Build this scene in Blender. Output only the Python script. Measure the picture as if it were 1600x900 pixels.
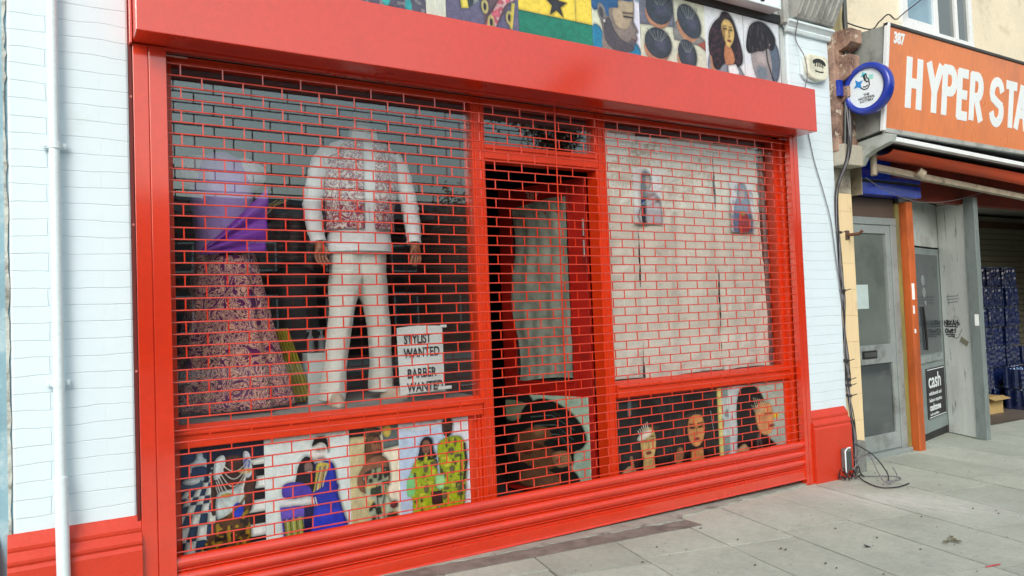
import bpy, math, random
import numpy as np
from mathutils import Vector, Matrix, noise as mnoise
random.seed(7)
SC = bpy.context.scene
for _o in list(bpy.data.objects):
    bpy.data.objects.remove(_o)
COL = SC.collection

# ------------------------------------------------------------------ camera
cam_d = bpy.data.cameras.new('camera'); cam = bpy.data.objects.new('camera', cam_d); COL.objects.link(cam)
R_ = Vector((0.85138933, -0.52316, -0.037945)); U_ = Vector((0.01356731, -0.05035231, 0.99863936)); F_ = Vector((0.52435879, 0.8507457, 0.03577154))
cam.matrix_world = Matrix(((R_.x, U_.x, -F_.x, 0.0), (R_.y, U_.y, -F_.y, -4.0023), (R_.z, U_.z, -F_.z, 1.5), (0, 0, 0, 1)))
cam_d.sensor_width = 36; cam_d.lens = 1171.22 / 1600 * 36; cam_d.clip_start = .05; cam_d.clip_end = 400
SC.camera = cam

# ------------------------------------------------------------------ world, sun, exposure
SUN_EL, SUN_AZ = 34, 216         # overcast: very soft sun behind the camera
W = bpy.data.worlds.new('World'); SC.world = W; W.use_nodes = True
nt = W.node_tree; nt.nodes.clear()
sky = nt.nodes.new('ShaderNodeTexSky'); sky.sky_type = 'NISHITA'; sky.sun_disc = False
sky.sun_elevation = math.radians(SUN_EL); sky.sun_rotation = math.radians(SUN_AZ)
sky.air_density = 1.6; sky.dust_density = 4.0
hs = nt.nodes.new('ShaderNodeHueSaturation'); hs.inputs['Saturation'].default_value = .5
cn = nt.nodes.new('ShaderNodeTexNoise'); cn.inputs['Scale'].default_value = 2.2; cn.inputs['Detail'].default_value = 5
tc = nt.nodes.new('ShaderNodeTexCoord')
cr = nt.nodes.new('ShaderNodeMapRange'); cr.inputs[1].default_value = .3; cr.inputs[2].default_value = .7; cr.inputs[3].default_value = .8; cr.inputs[4].default_value = 1.2
mu = nt.nodes.new('ShaderNodeVectorMath'); mu.operation = 'SCALE'
bg = nt.nodes.new('ShaderNodeBackground'); bg.inputs['Strength'].default_value = .15
ow = nt.nodes.new('ShaderNodeOutputWorld')
nt.links.new(tc.outputs['Generated'], cn.inputs['Vector']); nt.links.new(cn.outputs['Fac'], cr.inputs[0])
nt.links.new(sky.outputs[0], hs.inputs['Color']); nt.links.new(hs.outputs[0], mu.inputs[0]); nt.links.new(cr.outputs[0], mu.inputs['Scale'])
nt.links.new(mu.outputs[0], bg.inputs['Color']); nt.links.new(bg.outputs[0], ow.inputs[0])
sd = bpy.data.lights.new('sun', 'SUN'); sd.energy = .85; sd.angle = math.radians(28); sd.color = (1, .995, .985)
sun = bpy.data.objects.new('sun', sd); COL.objects.link(sun)
a_, e_ = math.radians(SUN_AZ), math.radians(SUN_EL)
sdir = Vector((math.sin(a_) * math.cos(e_), math.cos(a_) * math.cos(e_), math.sin(e_)))
sun.rotation_euler = sdir.to_track_quat('Z', 'Y').to_euler()
vs = SC.view_settings; vs.view_transform = 'Standard'; vs.look = 'None'; vs.gamma = 1; vs.use_curve_mapping = False; vs.exposure = .32
SC.render.engine = 'CYCLES'
SC.cycles.max_bounces = 7; SC.cycles.transparent_max_bounces = 12; SC.cycles.caustics_reflective = False; SC.cycles.caustics_refractive = False

# ------------------------------------------------------------------ helpers
def lin(c):
    c = c / 255.0
    return c / 12.92 if c <= .04045 else ((c + .055) / 1.055) ** 2.4
def S(r, g, b, k=1.0):
    return (lin(r) * k, lin(g) * k, lin(b) * k, 1)

class NT:
    def __init__(s, m): s.t = m.node_tree
    def n(s, ty, **kw):
        x = s.t.nodes.new(ty)
        for k, v in kw.items():
            if k.startswith('_'): setattr(x, k[1:], v)
            else:
                key = k.replace('__', ' ')
                if key.isdigit(): key = int(key)
                x.inputs[key].default_value = v
        return x
    def l(s, a, b): s.t.links.new(a, b)

_M = {}
def mat(name, col, rough=.5, metal=0, var=.12, vscale=3.0, bump=0.0, bscale=60, coat=0, dirt=None, dscale=2.0, dlo=.5, dhi=.75, spec=.5, wear=None, wscale=14, wlo=.62, fine=.05, trans=0, stretch=None, obj=False):
    """painted / plain surface: base colour with cloudy + fine variation, optional dirt and chips, noise bump"""
    m = bpy.data.materials.new(name); m.use_nodes = True; q = NT(m)
    b = m.node_tree.nodes['Principled BSDF']
    geo = q.n('ShaderNodeNewGeometry'); src = geo.outputs['Position']
    if obj:
        tcn = q.n('ShaderNodeTexCoord'); src = tcn.outputs['Object']
    if stretch:
        mp = q.n('ShaderNodeMapping'); mp.inputs['Scale'].default_value = stretch; q.l(src, mp.inputs['Vector']); src = mp.outputs[0]
    n1 = q.n('ShaderNodeTexNoise', Scale=vscale, Detail=6.0, Roughness=.6); q.l(src, n1.inputs['Vector'])
    n2 = q.n('ShaderNodeTexNoise', Scale=vscale * 23, Detail=3.0); q.l(src, n2.inputs['Vector'])
    mr = q.n('ShaderNodeMapRange', **{'1': .3, '2': .7, '3': 1 - var, '4': 1 + var}); q.l(n1.outputs['Fac'], mr.inputs[0])
    mr2 = q.n('ShaderNodeMapRange', **{'1': .3, '2': .7, '3': 1 - fine, '4': 1 + fine}); q.l(n2.outputs['Fac'], mr2.inputs[0])
    mm = q.n('ShaderNodeMath', _operation='MULTIPLY'); q.l(mr.outputs[0], mm.inputs[0]); q.l(mr2.outputs[0], mm.inputs[1])
    rgb = q.n('ShaderNodeRGB'); rgb.outputs[0].default_value = col
    sc = q.n('ShaderNodeVectorMath', _operation='SCALE'); q.l(rgb.outputs[0], sc.inputs[0]); q.l(mm.outputs[0], sc.inputs['Scale'])
    out = sc.outputs[0]
    for (c2, s2, lo, hi) in ([(dirt, dscale, dlo, dhi)] if dirt else []) + ([(wear, wscale, wlo, wlo + .04)] if wear else []):
        nd = q.n('ShaderNodeTexNoise', Scale=s2, Detail=8.0, Roughness=.65); q.l(src, nd.inputs['Vector'])
        rr = q.n('ShaderNodeMapRange', **{'1': lo, '2': hi, '3': 0.0, '4': 1.0}); q.l(nd.outputs['Fac'], rr.inputs[0])
        mx = q.n('ShaderNodeMixRGB'); mx.inputs[2].default_value = c2; q.l(rr.outputs[0], mx.inputs[0]); q.l(out, mx.inputs[1]); out = mx.outputs[0]
    q.l(out, b.inputs['Base Color'])
    b.inputs['Metallic'].default_value = metal; b.inputs['Coat Weight'].default_value = coat; b.inputs['Coat Roughness'].default_value = .1; b.inputs['Coat IOR'].default_value = 1.5 if coat < .7 else 1.95
    b.inputs['Specular IOR Level'].default_value = spec
    rm = q.n('ShaderNodeMapRange', **{'1': .3, '2': .7, '3': max(.02, rough * .8), '4': min(1, rough * 1.2)}); q.l(n1.outputs['Fac'], rm.inputs[0]); q.l(rm.outputs[0], b.inputs['Roughness'])
    if bump:
        nb = q.n('ShaderNodeTexNoise', Scale=bscale, Detail=5.0); q.l(src, nb.inputs['Vector'])
        bp = q.n('ShaderNodeBump', Strength=1.0, Distance=bump); q.l(nb.outputs['Fac'], bp.inputs['Height']); q.l(bp.outputs[0], b.inputs['Normal'])
    if trans: b.inputs['Transmission Weight'].default_value = trans
    return m

def brick_mat(name, col, joint, bw=.225, bh=.0785, mortar=.006, depth=.004, off=(0, 0), rough=.55, var=.05, dirt=None, wave=.006, plane='XZ'):
    m = bpy.data.materials.new(name); m.use_nodes = True; q = NT(m); b = m.node_tree.nodes['Principled BSDF']
    geo = q.n('ShaderNodeNewGeometry')
    sx = q.n('ShaderNodeSeparateXYZ'); q.l(geo.outputs['Position'], sx.inputs[0])
    cx = q.n('ShaderNodeCombineXYZ')
    ad = q.n('ShaderNodeMath', _operation='ADD'); q.l(sx.outputs[0], ad.inputs[0]); q.l(sx.outputs[1], ad.inputs[1])
    q.l(ad.outputs[0], cx.inputs[0]); q.l(sx.outputs[2], cx.inputs[1])
    nz = q.n('ShaderNodeTexNoise', Scale=5.0, Detail=3.0); q.l(geo.outputs['Position'], nz.inputs['Vector'])
    sb = q.n('ShaderNodeVectorMath', _operation='SUBTRACT'); q.l(nz.outputs['Color'], sb.inputs[0]); sb.inputs[1].default_value = (.5, .5, .5)
    s2 = q.n('ShaderNodeVectorMath', _operation='SCALE'); q.l(sb.outputs[0], s2.inputs[0]); s2.inputs['Scale'].default_value = wave * 3
    av = q.n('ShaderNodeVectorMath', _operation='ADD'); q.l(cx.outputs[0], av.inputs[0]); q.l(s2.outputs[0], av.inputs[1])
    a2 = q.n('ShaderNodeVectorMath', _operation='ADD'); q.l(av.outputs[0], a2.inputs[0]); a2.inputs[1].default_value = (off[0], off[1], 0)
    br = q.n('ShaderNodeTexBrick', Scale=1.0); br.inputs['Brick Width'].default_value = bw; br.inputs['Row Height'].default_value = bh
    br.inputs['Mortar Size'].default_value = mortar; br.inputs['Mortar Smooth'].default_value = .8
    br.inputs['Color1'].default_value = col; br.inputs['Color2'].default_value = tuple(x * .97 for x in col[:3]) + (1,); br.inputs['Mortar'].default_value = joint
    q.l(a2.outputs[0], br.inputs['Vector'])
    br2 = br
    if bw > .3 and 'white' in name:
        br2 = q.n('ShaderNodeTexBrick', Scale=1.0); br2.inputs['Brick Width'].default_value = 60; br2.inputs['Row Height'].default_value = bh; br2.inputs['Mortar Size'].default_value = mortar; br2.inputs['Mortar Smooth'].default_value = .8
        br2.inputs['Color1'].default_value = col; br2.inputs['Color2'].default_value = col; br2.inputs['Mortar'].default_value = joint; q.l(a2.outputs[0], br2.inputs['Vector'])
    n1 = q.n('ShaderNodeTexNoise', Scale=1.7, Detail=8.0, Roughness=.65); q.l(geo.outputs['Position'], n1.inputs['Vector'])
    mr = q.n('ShaderNodeMapRange', **{'1': .3, '2': .7, '3': 1 - var, '4': 1 + var}); q.l(n1.outputs['Fac'], mr.inputs[0])
    sc = q.n('ShaderNodeVectorMath', _operation='SCALE'); q.l(br2.outputs['Color'], sc.inputs[0]); q.l(mr.outputs[0], sc.inputs['Scale'])
    out = sc.outputs[0]
    if dirt:
        nd = q.n('ShaderNodeTexNoise', Scale=3.5, Detail=9.0, Roughness=.7); q.l(geo.outputs['Position'], nd.inputs['Vector'])
        rr = q.n('ShaderNodeMapRange', **{'1': .58, '2': .78, '3': 0.0, '4': .6}); q.l(nd.outputs['Fac'], rr.inputs[0])
        mx = q.n('ShaderNodeMixRGB'); mx.inputs[2].default_value = dirt; q.l(rr.outputs[0], mx.inputs[0]); q.l(out, mx.inputs[1]); out = mx.outputs[0]
    q.l(out, b.inputs['Base Color']); b.inputs['Roughness'].default_value = rough
    n3 = q.n('ShaderNodeTexNoise', Scale=38.0, Detail=5.0); q.l(geo.outputs['Position'], n3.inputs['Vector'])
    h = q.n('ShaderNodeMath', _operation='MULTIPLY_ADD'); q.l(n3.outputs['Fac'], h.inputs[0]); h.inputs[1].default_value = .35
    iv = q.n('ShaderNodeMath', _operation='SUBTRACT'); iv.inputs[0].default_value = 1
    fm = q.n('ShaderNodeMath', _operation='MULTIPLY'); fm.inputs[1].default_value = 1 if br2 is br else .3; q.l(br.outputs['Fac'], fm.inputs[0])
    fx = q.n('ShaderNodeMath', _operation='MAXIMUM'); q.l(fm.outputs[0], fx.inputs[0]); q.l(br2.outputs['Fac'], fx.inputs[1]); q.l(fx.outputs[0], iv.inputs[1]); q.l(iv.outputs[0], h.inputs[2])
    bp = q.n('ShaderNodeBump', Strength=1.0, Distance=depth); q.l(h.outputs[0], bp.inputs['Height']); q.l(bp.outputs[0], b.inputs['Normal'])
    return m

def scroll_mat(name, c1, c2, c3=None, scale=14, dist=4.0, thr=.5, rough=.8):
    """scrolling printed fabric: contour bands of a distorted noise"""
    m = bpy.data.materials.new(name); m.use_nodes = True; q = NT(m); b = m.node_tree.nodes['Principled BSDF']
    geo = q.n('ShaderNodeNewGeometry')
    n1 = q.n('ShaderNodeTexNoise', Scale=scale, Detail=1.5, Distortion=dist); q.l(geo.outputs['Position'], n1.inputs['Vector'])
    r = q.n('ShaderNodeValToRGB'); r.color_ramp.interpolation = 'CONSTANT'
    e = r.color_ramp.elements; e[0].position = 0; e[0].color = c1; e[1].position = thr - .075; e[1].color = c2
    for p, c in ((thr - .02, c1), (thr + .035, c2), (thr + .1, c3 or c1), (thr + .15, c2)):
        x = e.new(p); x.color = c
    q.l(n1.outputs['Fac'], r.inputs[0]); q.l(r.outputs[0], b.inputs['Base Color']); b.inputs['Roughness'].default_value = rough
    return m

def glass_mat(name, tint=(1, 1, 1, 1), refl=2.4, rough=.0, film=0.0, filmcol=(.5, .5, .5, 1)):
    m = bpy.data.materials.new(name); m.use_nodes = True; q = NT(m); t = m.node_tree; t.nodes.clear()
    o = q.n('ShaderNodeOutputMaterial'); tr = q.n('ShaderNodeBsdfTransparent'); tr.inputs[0].default_value = tint
    gl = q.n('ShaderNodeBsdfGlossy'); gl.inputs['Roughness'].default_value = rough; gl.inputs[0].default_value = (.80, .97, 1, 1)
    fr = q.n('ShaderNodeFresnel', IOR=1.5); mu_ = q.n('ShaderNodeMath', _operation='MULTIPLY', _use_clamp=True); mu_.inputs[1].default_value = refl
    geo = q.n('ShaderNodeNewGeometry'); nb = q.n('ShaderNodeTexNoise', Scale=1.3, Detail=1.0); q.l(geo.outputs['Position'], nb.inputs['Vector'])
    bp = q.n('ShaderNodeBump', Strength=.5, Distance=.004); q.l(nb.outputs['Fac'], bp.inputs['Height']); q.l(bp.outputs[0], gl.inputs['Normal'])
    bf = q.n('ShaderNodeMapRange', **{'1': 0.0, '2': 1.0, '3': 1.5, '4': 1 / 1.5}); q.l(geo.outputs['Backfacing'], bf.inputs[0]); q.l(bf.outputs[0], fr.inputs['IOR'])
    mx = q.n('ShaderNodeMixShader'); q.l(fr.outputs[0], mu_.inputs[0]); q.l(mu_.outputs[0], mx.inputs[0])
    a = tr.outputs[0]
    if film:
        df = q.n('ShaderNodeBsdfDiffuse'); df.inputs[0].default_value = filmcol
        m2 = q.n('ShaderNodeMixShader'); m2.inputs[0].default_value = film; q.l(a, m2.inputs[1]); q.l(df.outputs[0], m2.inputs[2]); a = m2.outputs[0]
    q.l(a, mx.inputs[1]); q.l(gl.outputs[0], mx.inputs[2]); q.l(mx.outputs[0], o.inputs[0])
    return m

def art_mat(name, rough=.3):
    m = bpy.data.materials.new(name); m.use_nodes = True; q = NT(m); b = m.node_tree.nodes['Principled BSDF']
    at = q.n('ShaderNodeAttribute', _attribute_name='ink'); geo = q.n('ShaderNodeNewGeometry')
    n2 = q.n('ShaderNodeTexNoise', Scale=180.0, Detail=3.0); q.l(geo.outputs['Position'], n2.inputs['Vector'])
    mr = q.n('ShaderNodeMapRange', **{'1': .3, '2': .7, '3': .93, '4': 1.07}); q.l(n2.outputs['Fac'], mr.inputs[0])
    sc = q.n('ShaderNodeVectorMath', _operation='SCALE'); q.l(at.outputs['Color'], sc.inputs[0]); q.l(mr.outputs[0], sc.inputs['Scale'])
    q.l(sc.outputs[0], b.inputs['Base Color']); b.inputs['Roughness'].default_value = rough
    return m

class MB:
    def __init__(s): s.v = []; s.f = []; s.sm = False
    def box(s, x0, x1, y0, y1, z0, z1):
        if x0 > x1: x0, x1 = x1, x0
        if y0 > y1: y0, y1 = y1, y0
        if z0 > z1: z0, z1 = z1, z0
        i = len(s.v)
        s.v += [(x0, y0, z0), (x1, y0, z0), (x1, y1, z0), (x0, y1, z0), (x0, y0, z1), (x1, y0, z1), (x1, y1, z1), (x0, y1, z1)]
        s.f += [(i, i + 3, i + 2, i + 1), (i + 4, i + 5, i + 6, i + 7), (i, i + 1, i + 5, i + 4), (i + 1, i + 2, i + 6, i + 5), (i + 2, i + 3, i + 7, i + 6), (i + 3, i, i + 4, i + 7)]
        return s
    def obox(s, o, ux, uy, uz):
        """box from corner o along three edge vectors"""
        o, ux, uy, uz = map(Vector, (o, ux, uy, uz)); i = len(s.v)
        P = [o, o + ux, o + ux + uy, o + uy]; P += [p + uz for p in P]; s.v += [tuple(p) for p in P]
        fs = [(0, 3, 2, 1), (4, 5, 6, 7), (0, 1, 5, 4), (1, 2, 6, 5), (2, 3, 7, 6), (3, 0, 4, 7)]
        if ux.cross(uy).dot(uz) < 0: fs = [f[::-1] for f in fs]
        s.f += [tuple(i + k for k in f) for f in fs]; return s
    def prof(s, pts, x0, x1, axis='x'):
        """closed (y,z) profile swept along x (or (x,z) along y, (x,y) along z)"""
        n = len(pts); i = len(s.v)
        def P(t, a, b): return (t, a, b) if axis == 'x' else ((a, t, b) if axis == 'y' else (a, b, t))
        s.v += [P(x0, a, b) for a, b in pts] + [P(x1, a, b) for a, b in pts]
        for k in range(n):
            j = (k + 1) % n; s.f.append((i + k, i + j, i + n + j, i + n + k))
        s.f += [tuple(i + k for k in range(n))[::-1], tuple(i + n + k for k in range(n))]
        return s
    def tube(s, pts, r, n=8, flat=1.0, cap=True, up=None):
        pts = [Vector(p) for p in pts]; m = len(pts); R = r if isinstance(r, (list, tuple)) else [r] * m
        i0 = len(s.v); ref = Vector(up) if up else None; prev = None
        for k in range(m):
            t = (pts[min(k + 1, m - 1)] - pts[max(k - 1, 0)])
            if t.length < 1e-9: t = Vector((0, 0, 1))
            t.normalize()
            if ref is not None: a = ref - t * ref.dot(t)
            elif prev is None: a = t.orthogonal()
            else: a = prev - t * prev.dot(t)
            if a.length < 1e-6: a = t.orthogonal()
            a.normalize(); prev = a; b = t.cross(a)
            for j in range(n):
                th = 2 * math.pi * j / n
                s.v.append(tuple(pts[k] + a * (R[k] * math.cos(th)) + b * (R[k] * flat * math.sin(th))))
        for k in range(m - 1):
            for j in range(n):
                j2 = (j + 1) % n
                s.f.append((i0 + k * n + j, i0 + k * n + j2, i0 + (k + 1) * n + j2, i0 + (k + 1) * n + j))
        if cap:
            for base, rev in ((i0, True), (i0 + (m - 1) * n, False)):
                k0 = len(s.v); s.v += [s.v[base + j] for j in range(n)]; f = tuple(k0 + j for j in range(n)); s.f.append(f[::-1] if rev else f)
        return s
    def loft(s, rings, n=32, t0=0, t1=360, fold=None, cap=True):
        """rings: (cx,cy,z,rx,ry[,power]); angle measured from +x, -90 faces the street"""
        i0 = len(s.v); full = abs(t1 - t0) >= 359.9; N = n if full else n + 1
        for k, rg in enumerate(rings):
            cx, cy, z, rx, ry = rg[:5]; pw = rg[5] if len(rg) > 5 else 1
            for j in range(N):
                th = math.radians(t0 + (t1 - t0) * j / n); c, d = math.cos(th), math.sin(th)
                m = 1 + (fold(th, k / max(1, len(rings) - 1)) if fold else 0)
                s.v.append((cx + rx * m * math.copysign(abs(c) ** pw, c), cy + ry * m * math.copysign(abs(d) ** pw, d), z))
        for k in range(len(rings) - 1):
            for j in range(n if full else n):
                j2 = (j + 1) % N
                if not full and j == N - 1: continue
                s.f.append((i0 + k * N + j, i0 + k * N + j2, i0 + (k + 1) * N + j2, i0 + (k + 1) * N + j))
        if cap and full: s.f += [tuple(i0 + j for j in range(N))[::-1], tuple(i0 + (len(rings) - 1) * N + j for j in range(N))]
        return s
    def ngon(s, pts): i = len(s.v); s.v += [tuple(p) for p in pts]; s.f.append(tuple(range(i, i + len(pts)))); return s
    def grid(s, fn, nu, nv):
        i0 = len(s.v)
        for a in range(nv + 1):
            for b in range(nu + 1): s.v.append(tuple(fn(b / nu, a / nv)))
        for a in range(nv):
            for b in range(nu):
                k = i0 + a * (nu + 1) + b; s.f.append((k, k + 1, k + nu + 2, k + nu + 1))
        return s
    def build(s, name, m, parent=None, smooth=False, bevel=0, seg=2, solid=0, origin=None):
        me = bpy.data.meshes.new(name)
        o0 = Vector(parent.location) if (parent and parent.parent is None) else (Vector(parent['_w']) if parent and '_w' in parent else Vector((0, 0, 0)))
        if parent is None and origin is not None: o0 = Vector(origin)
        me.from_pydata([(a - o0.x, b - o0.y, c - o0.z) for a, b, c in s.v], [], s.f); me.validate(); me.update()
        me.materials.append(m)
        if smooth: me.polygons.foreach_set('use_smooth', [True] * len(me.polygons))
        o = bpy.data.objects.new(name, me); COL.objects.link(o)
        if parent: o.parent = parent; SUBW[o.name] = tuple(o0)
        elif origin is not None: o.location = origin
        if solid: d = o.modifiers.new('solid', 'SOLIDIFY'); d.thickness = solid; d.offset = 0
        if bevel: d = o.modifiers.new('bevel', 'BEVEL'); d.width = bevel; d.segments = seg; d.limit_method = 'ANGLE'; d.angle_limit = math.radians(40); d.harden_normals = False
        return o
SUBW = {}
def sub(mb, name, m, part, **kw):
    """mesh parented to a part; the part has zero local offset, so shift by its thing's location"""
    o0 = Vector(SUBW.get(part.name, (0, 0, 0)))
    mb.v = [(a - o0.x, b - o0.y, c - o0.z) for a, b, c in mb.v]
    o = mb.build(name, m, None, **kw); o.parent = part; SUBW[o.name] = tuple(o0)
    return o
def tag(o, label=None, cat=None, group=None, kind=None):
    if label: o['label'] = label
    if cat: o['category'] = cat
    if group: o['group'] = group
    if kind: o['kind'] = kind
    return o
def thing(name, label, cat, loc=(0, 0, 0), group=None):
    o = bpy.data.objects.new(name, None); COL.objects.link(o); o.location = loc; o.empty_display_size = .1
    return tag(o, label, cat, group)
def text(body, size, P0, right, up, m, parent=None, name='lettering', ext=.001, off=0, sx=1.0, align='LEFT', shear=0):
    cu = bpy.data.curves.new(name, 'FONT'); cu.body = body; cu.size = size; cu.extrude = ext; cu.offset = off; cu.align_x = align; cu.shear = shear; cu.resolution_u = 4
    t = bpy.data.objects.new('tmp_text', cu); COL.objects.link(t)
    dg = bpy.context.evaluated_depsgraph_get(); me = bpy.data.meshes.new_from_object(t.evaluated_get(dg)); bpy.data.objects.remove(t)
    r = Vector(right).normalized(); u = Vector(up).normalized(); n = r.cross(u)
    M = Matrix(((r.x * sx, u.x, n.x, P0[0]), (r.y * sx, u.y, n.y, P0[1]), (r.z * sx, u.z, n.z, P0[2]), (0, 0, 0, 1)))
    me.transform(M); o0 = Vector((0, 0, 0))
    if parent is not None:
        o0 = Vector(parent.location) if parent.parent is None else Vector(SUBW.get(parent.name, (0, 0, 0)))
        me.transform(Matrix.Translation(-o0))
    me.materials.clear(); me.materials.append(m); me.name = name
    o = bpy.data.objects.new(name, me); COL.objects.link(o)
    if parent is not None: o.parent = parent; SUBW[o.name] = tuple(o0)
    return o
def strokes(glyphs, t, P0, right, up, m, parent, name, h=1.0, w=1.0, ext=.006, butt=False):
    """thick polylines in letter space -> raised strokes"""
    r = Vector(right).normalized(); u = Vector(up).normalized(); n = r.cross(u); mb = MB(); P0 = Vector(P0); k = 0
    for pl in glyphs:
        for a, b in zip(pl, pl[1:]):
            A = Vector((a[0] * w, a[1] * h)); B = Vector((b[0] * w, b[1] * h)); d = B - A
            if d.length < 1e-6: continue
            d.normalize(); A2 = A if butt else A - d * t * .3; B2 = B if butt else B + d * t * .3; q = Vector((-d.y, d.x)) * t / 2; e = ext + .00025 * (k % 9); k += 1
            c = [A2 - q, B2 - q, B2 + q, A2 + q]; i = len(mb.v)
            for zz in (0, e):
                for p in c: mb.v.append(tuple(P0 + r * p.x + u * p.y + n * zz))
            mb.f += [(i, i + 3, i + 2, i + 1), (i + 4, i + 5, i + 6, i + 7)] + [(i + j, i + (j + 1) % 4, i + 4 + (j + 1) % 4, i + 4 + j) for j in range(4)]
    return mb.build(name, m, parent) if (parent is None or parent.parent is None) else sub(mb, name, m, parent)
def arc(cx, cy, rx, ry, a0, a1, n=14):
    return [(cx + rx * math.cos(math.radians(a0 + (a1 - a0) * k / n)), cy + ry * math.sin(math.radians(a0 + (a1 - a0) * k / n))) for k in range(n + 1)]
def zg(x): return .103 - .012 * max(-3, min(12, x))   # the pavement falls slightly to the right

# ------------------------------------------------------------------ printed pictures (vertex inks on a fine grid)
class Cv:
    def __init__(s, w, h, bg, seed=1):
        w, h = int(w * 1.6), int(h * 1.6)
        s.w, s.h = w * 2, h * 2; s.W, s.H = w, h; s.a = np.zeros((s.h, s.w, 3)); s.a[:] = bg
        s.Y, s.X = np.mgrid[0:s.h, 0:s.w]; s.X = (s.X + .5) / s.w; s.Y = (s.Y + .5) / s.h; s.asp = w / h; s.rng = np.random.RandomState(seed)
    def put(s, m, c, al=1.0):
        s.a[m] = s.a[m] * (1 - al) + np.array(c) * al; return m
    def poly(s, p, c, al=1.0, curve=False):
        if curve:
            P = []; n = len(p)
            for i in range(n):
                p0, p1, p2, p3 = (np.array(p[(i + k - 1) % n]) for k in range(4))
                for t in (0, .2, .4, .6, .8):
                    P.append(.5 * (2 * p1 + (p2 - p0) * t + (2 * p0 - 5 * p1 + 4 * p2 - p3) * t * t + (3 * p1 - p0 - 3 * p2 + p3) * t ** 3))
            p = P
        m = np.zeros(s.X.shape, bool); n = len(p)
        for i in range(n):
            (x1, y1), (x2, y2) = p[i], p[(i + 1) % n]
            if y1 == y2: continue
            c_ = ((y1 > s.Y) != (y2 > s.Y)) & (s.X < (x2 - x1) * (s.Y - y1) / (y2 - y1) + x1); m ^= c_
        return s.put(m, c, al)
    def ell(s, cx, cy, rx, ry, c, al=1.0, rot=0, soft=0):
        t = math.radians(rot); dx = (s.X - cx) * s.asp; dy = s.Y - cy
        u = (dx * math.cos(t) + dy * math.sin(t)) / (rx * s.asp); v = (-dx * math.sin(t) + dy * math.cos(t)) / ry; d = u * u + v * v
        if soft:
            k = (np.clip((1 - np.sqrt(d)) / soft, 0, 1) * al)[..., None]; s.a = s.a * (1 - k) + np.array(c) * k; return d < 1
        return s.put(d < 1, c, al)
    def line(s, p, w, c, al=1.0):
        m = np.zeros(s.X.shape, bool)
        for (x1, y1), (x2, y2) in zip(p, p[1:]):
            ax, ay = (s.X - x1) * s.asp, s.Y - y1; bx, by = (x2 - x1) * s.asp, y2 - y1; L = bx * bx + by * by + 1e-12
            t = np.clip((ax * bx + ay * by) / L, 0, 1); m |= ((ax - t * bx) ** 2 + (ay - t * by) ** 2) < (w / 2) ** 2
        return s.put(m, c, al)
    def nz(s, f, fy=None):
        fy = fy or f; g = s.rng.rand(int(fy) + 2, int(f) + 2); x = s.X * f; y = s.Y * fy; i, j = y.astype(int), x.astype(int); u, v = x - j, y - i
        u = u * u * (3 - 2 * u); v = v * v * (3 - 2 * v)
        return (g[i, j] * (1 - u) + g[i, j + 1] * u) * (1 - v) + (g[i + 1, j] * (1 - u) + g[i + 1, j + 1] * u) * v
    def tex(s, m, c, f, fy=None, thr=.5, al=1.0):
        s.put(m & (s.nz(f, fy) > thr), c, al)
    def vary(s, amt=.08, f=14):
        k = 1 + (s.nz(f) - .5) * 2 * amt; s.a *= k[..., None]
    def done(s):
        a = s.a.reshape(s.H, 2, s.W, 2, 3).mean((1, 3))
        def blur(x, k):
            for _ in range(k):
                p = np.pad(x, ((1, 1), (1, 1), (0, 0)), 'edge'); x = (p[:-2, 1:-1] + p[2:, 1:-1] + p[1:-1, :-2] + p[1:-1, 2:] + 2 * p[1:-1, 1:-1]) / 6
            return x
        lum = a.mean(2, keepdims=True); gx = np.abs(np.gradient(lum, axis=0)) + np.abs(np.gradient(lum, axis=1))
        e = np.clip(blur(gx, 12) * 5.5, 0, .4); rel = blur(lum, 5); em = np.clip((np.roll(rel, 2, 1) - np.roll(rel, -2, 1)) * 1.1, -.3, .3)
        g = s.rng.rand(s.H, s.W, 1); m1 = s.nz(9, 12)[::2, ::2, None]; m2 = s.nz(26, 30)[::2, ::2, None]; m3 = s.nz(90, 90)[::2, ::2, None]
        q = 1 - .75 * np.clip(lum * 1.3, 0, 1); k = (1 - e) * (1 + em) * (1 + q * (.24 * m1 - .12)) * (1 + q * (.3 * m2 - .15)) * (1 + q * (.34 * m3 - .17)) * (1 + q * (.16 * g - .08))
        out = a * k; out[..., 0] *= 1 + .06 * (m2[..., 0] - .5); out[..., 2] *= 1 - .08 * (m1[..., 0] - .5)
        return np.clip(out * 1.06, 0, 1)
def C(r, g, b): return (lin(r) * .92, lin(g) * .92, lin(b) * .92)
ART = None
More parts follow.
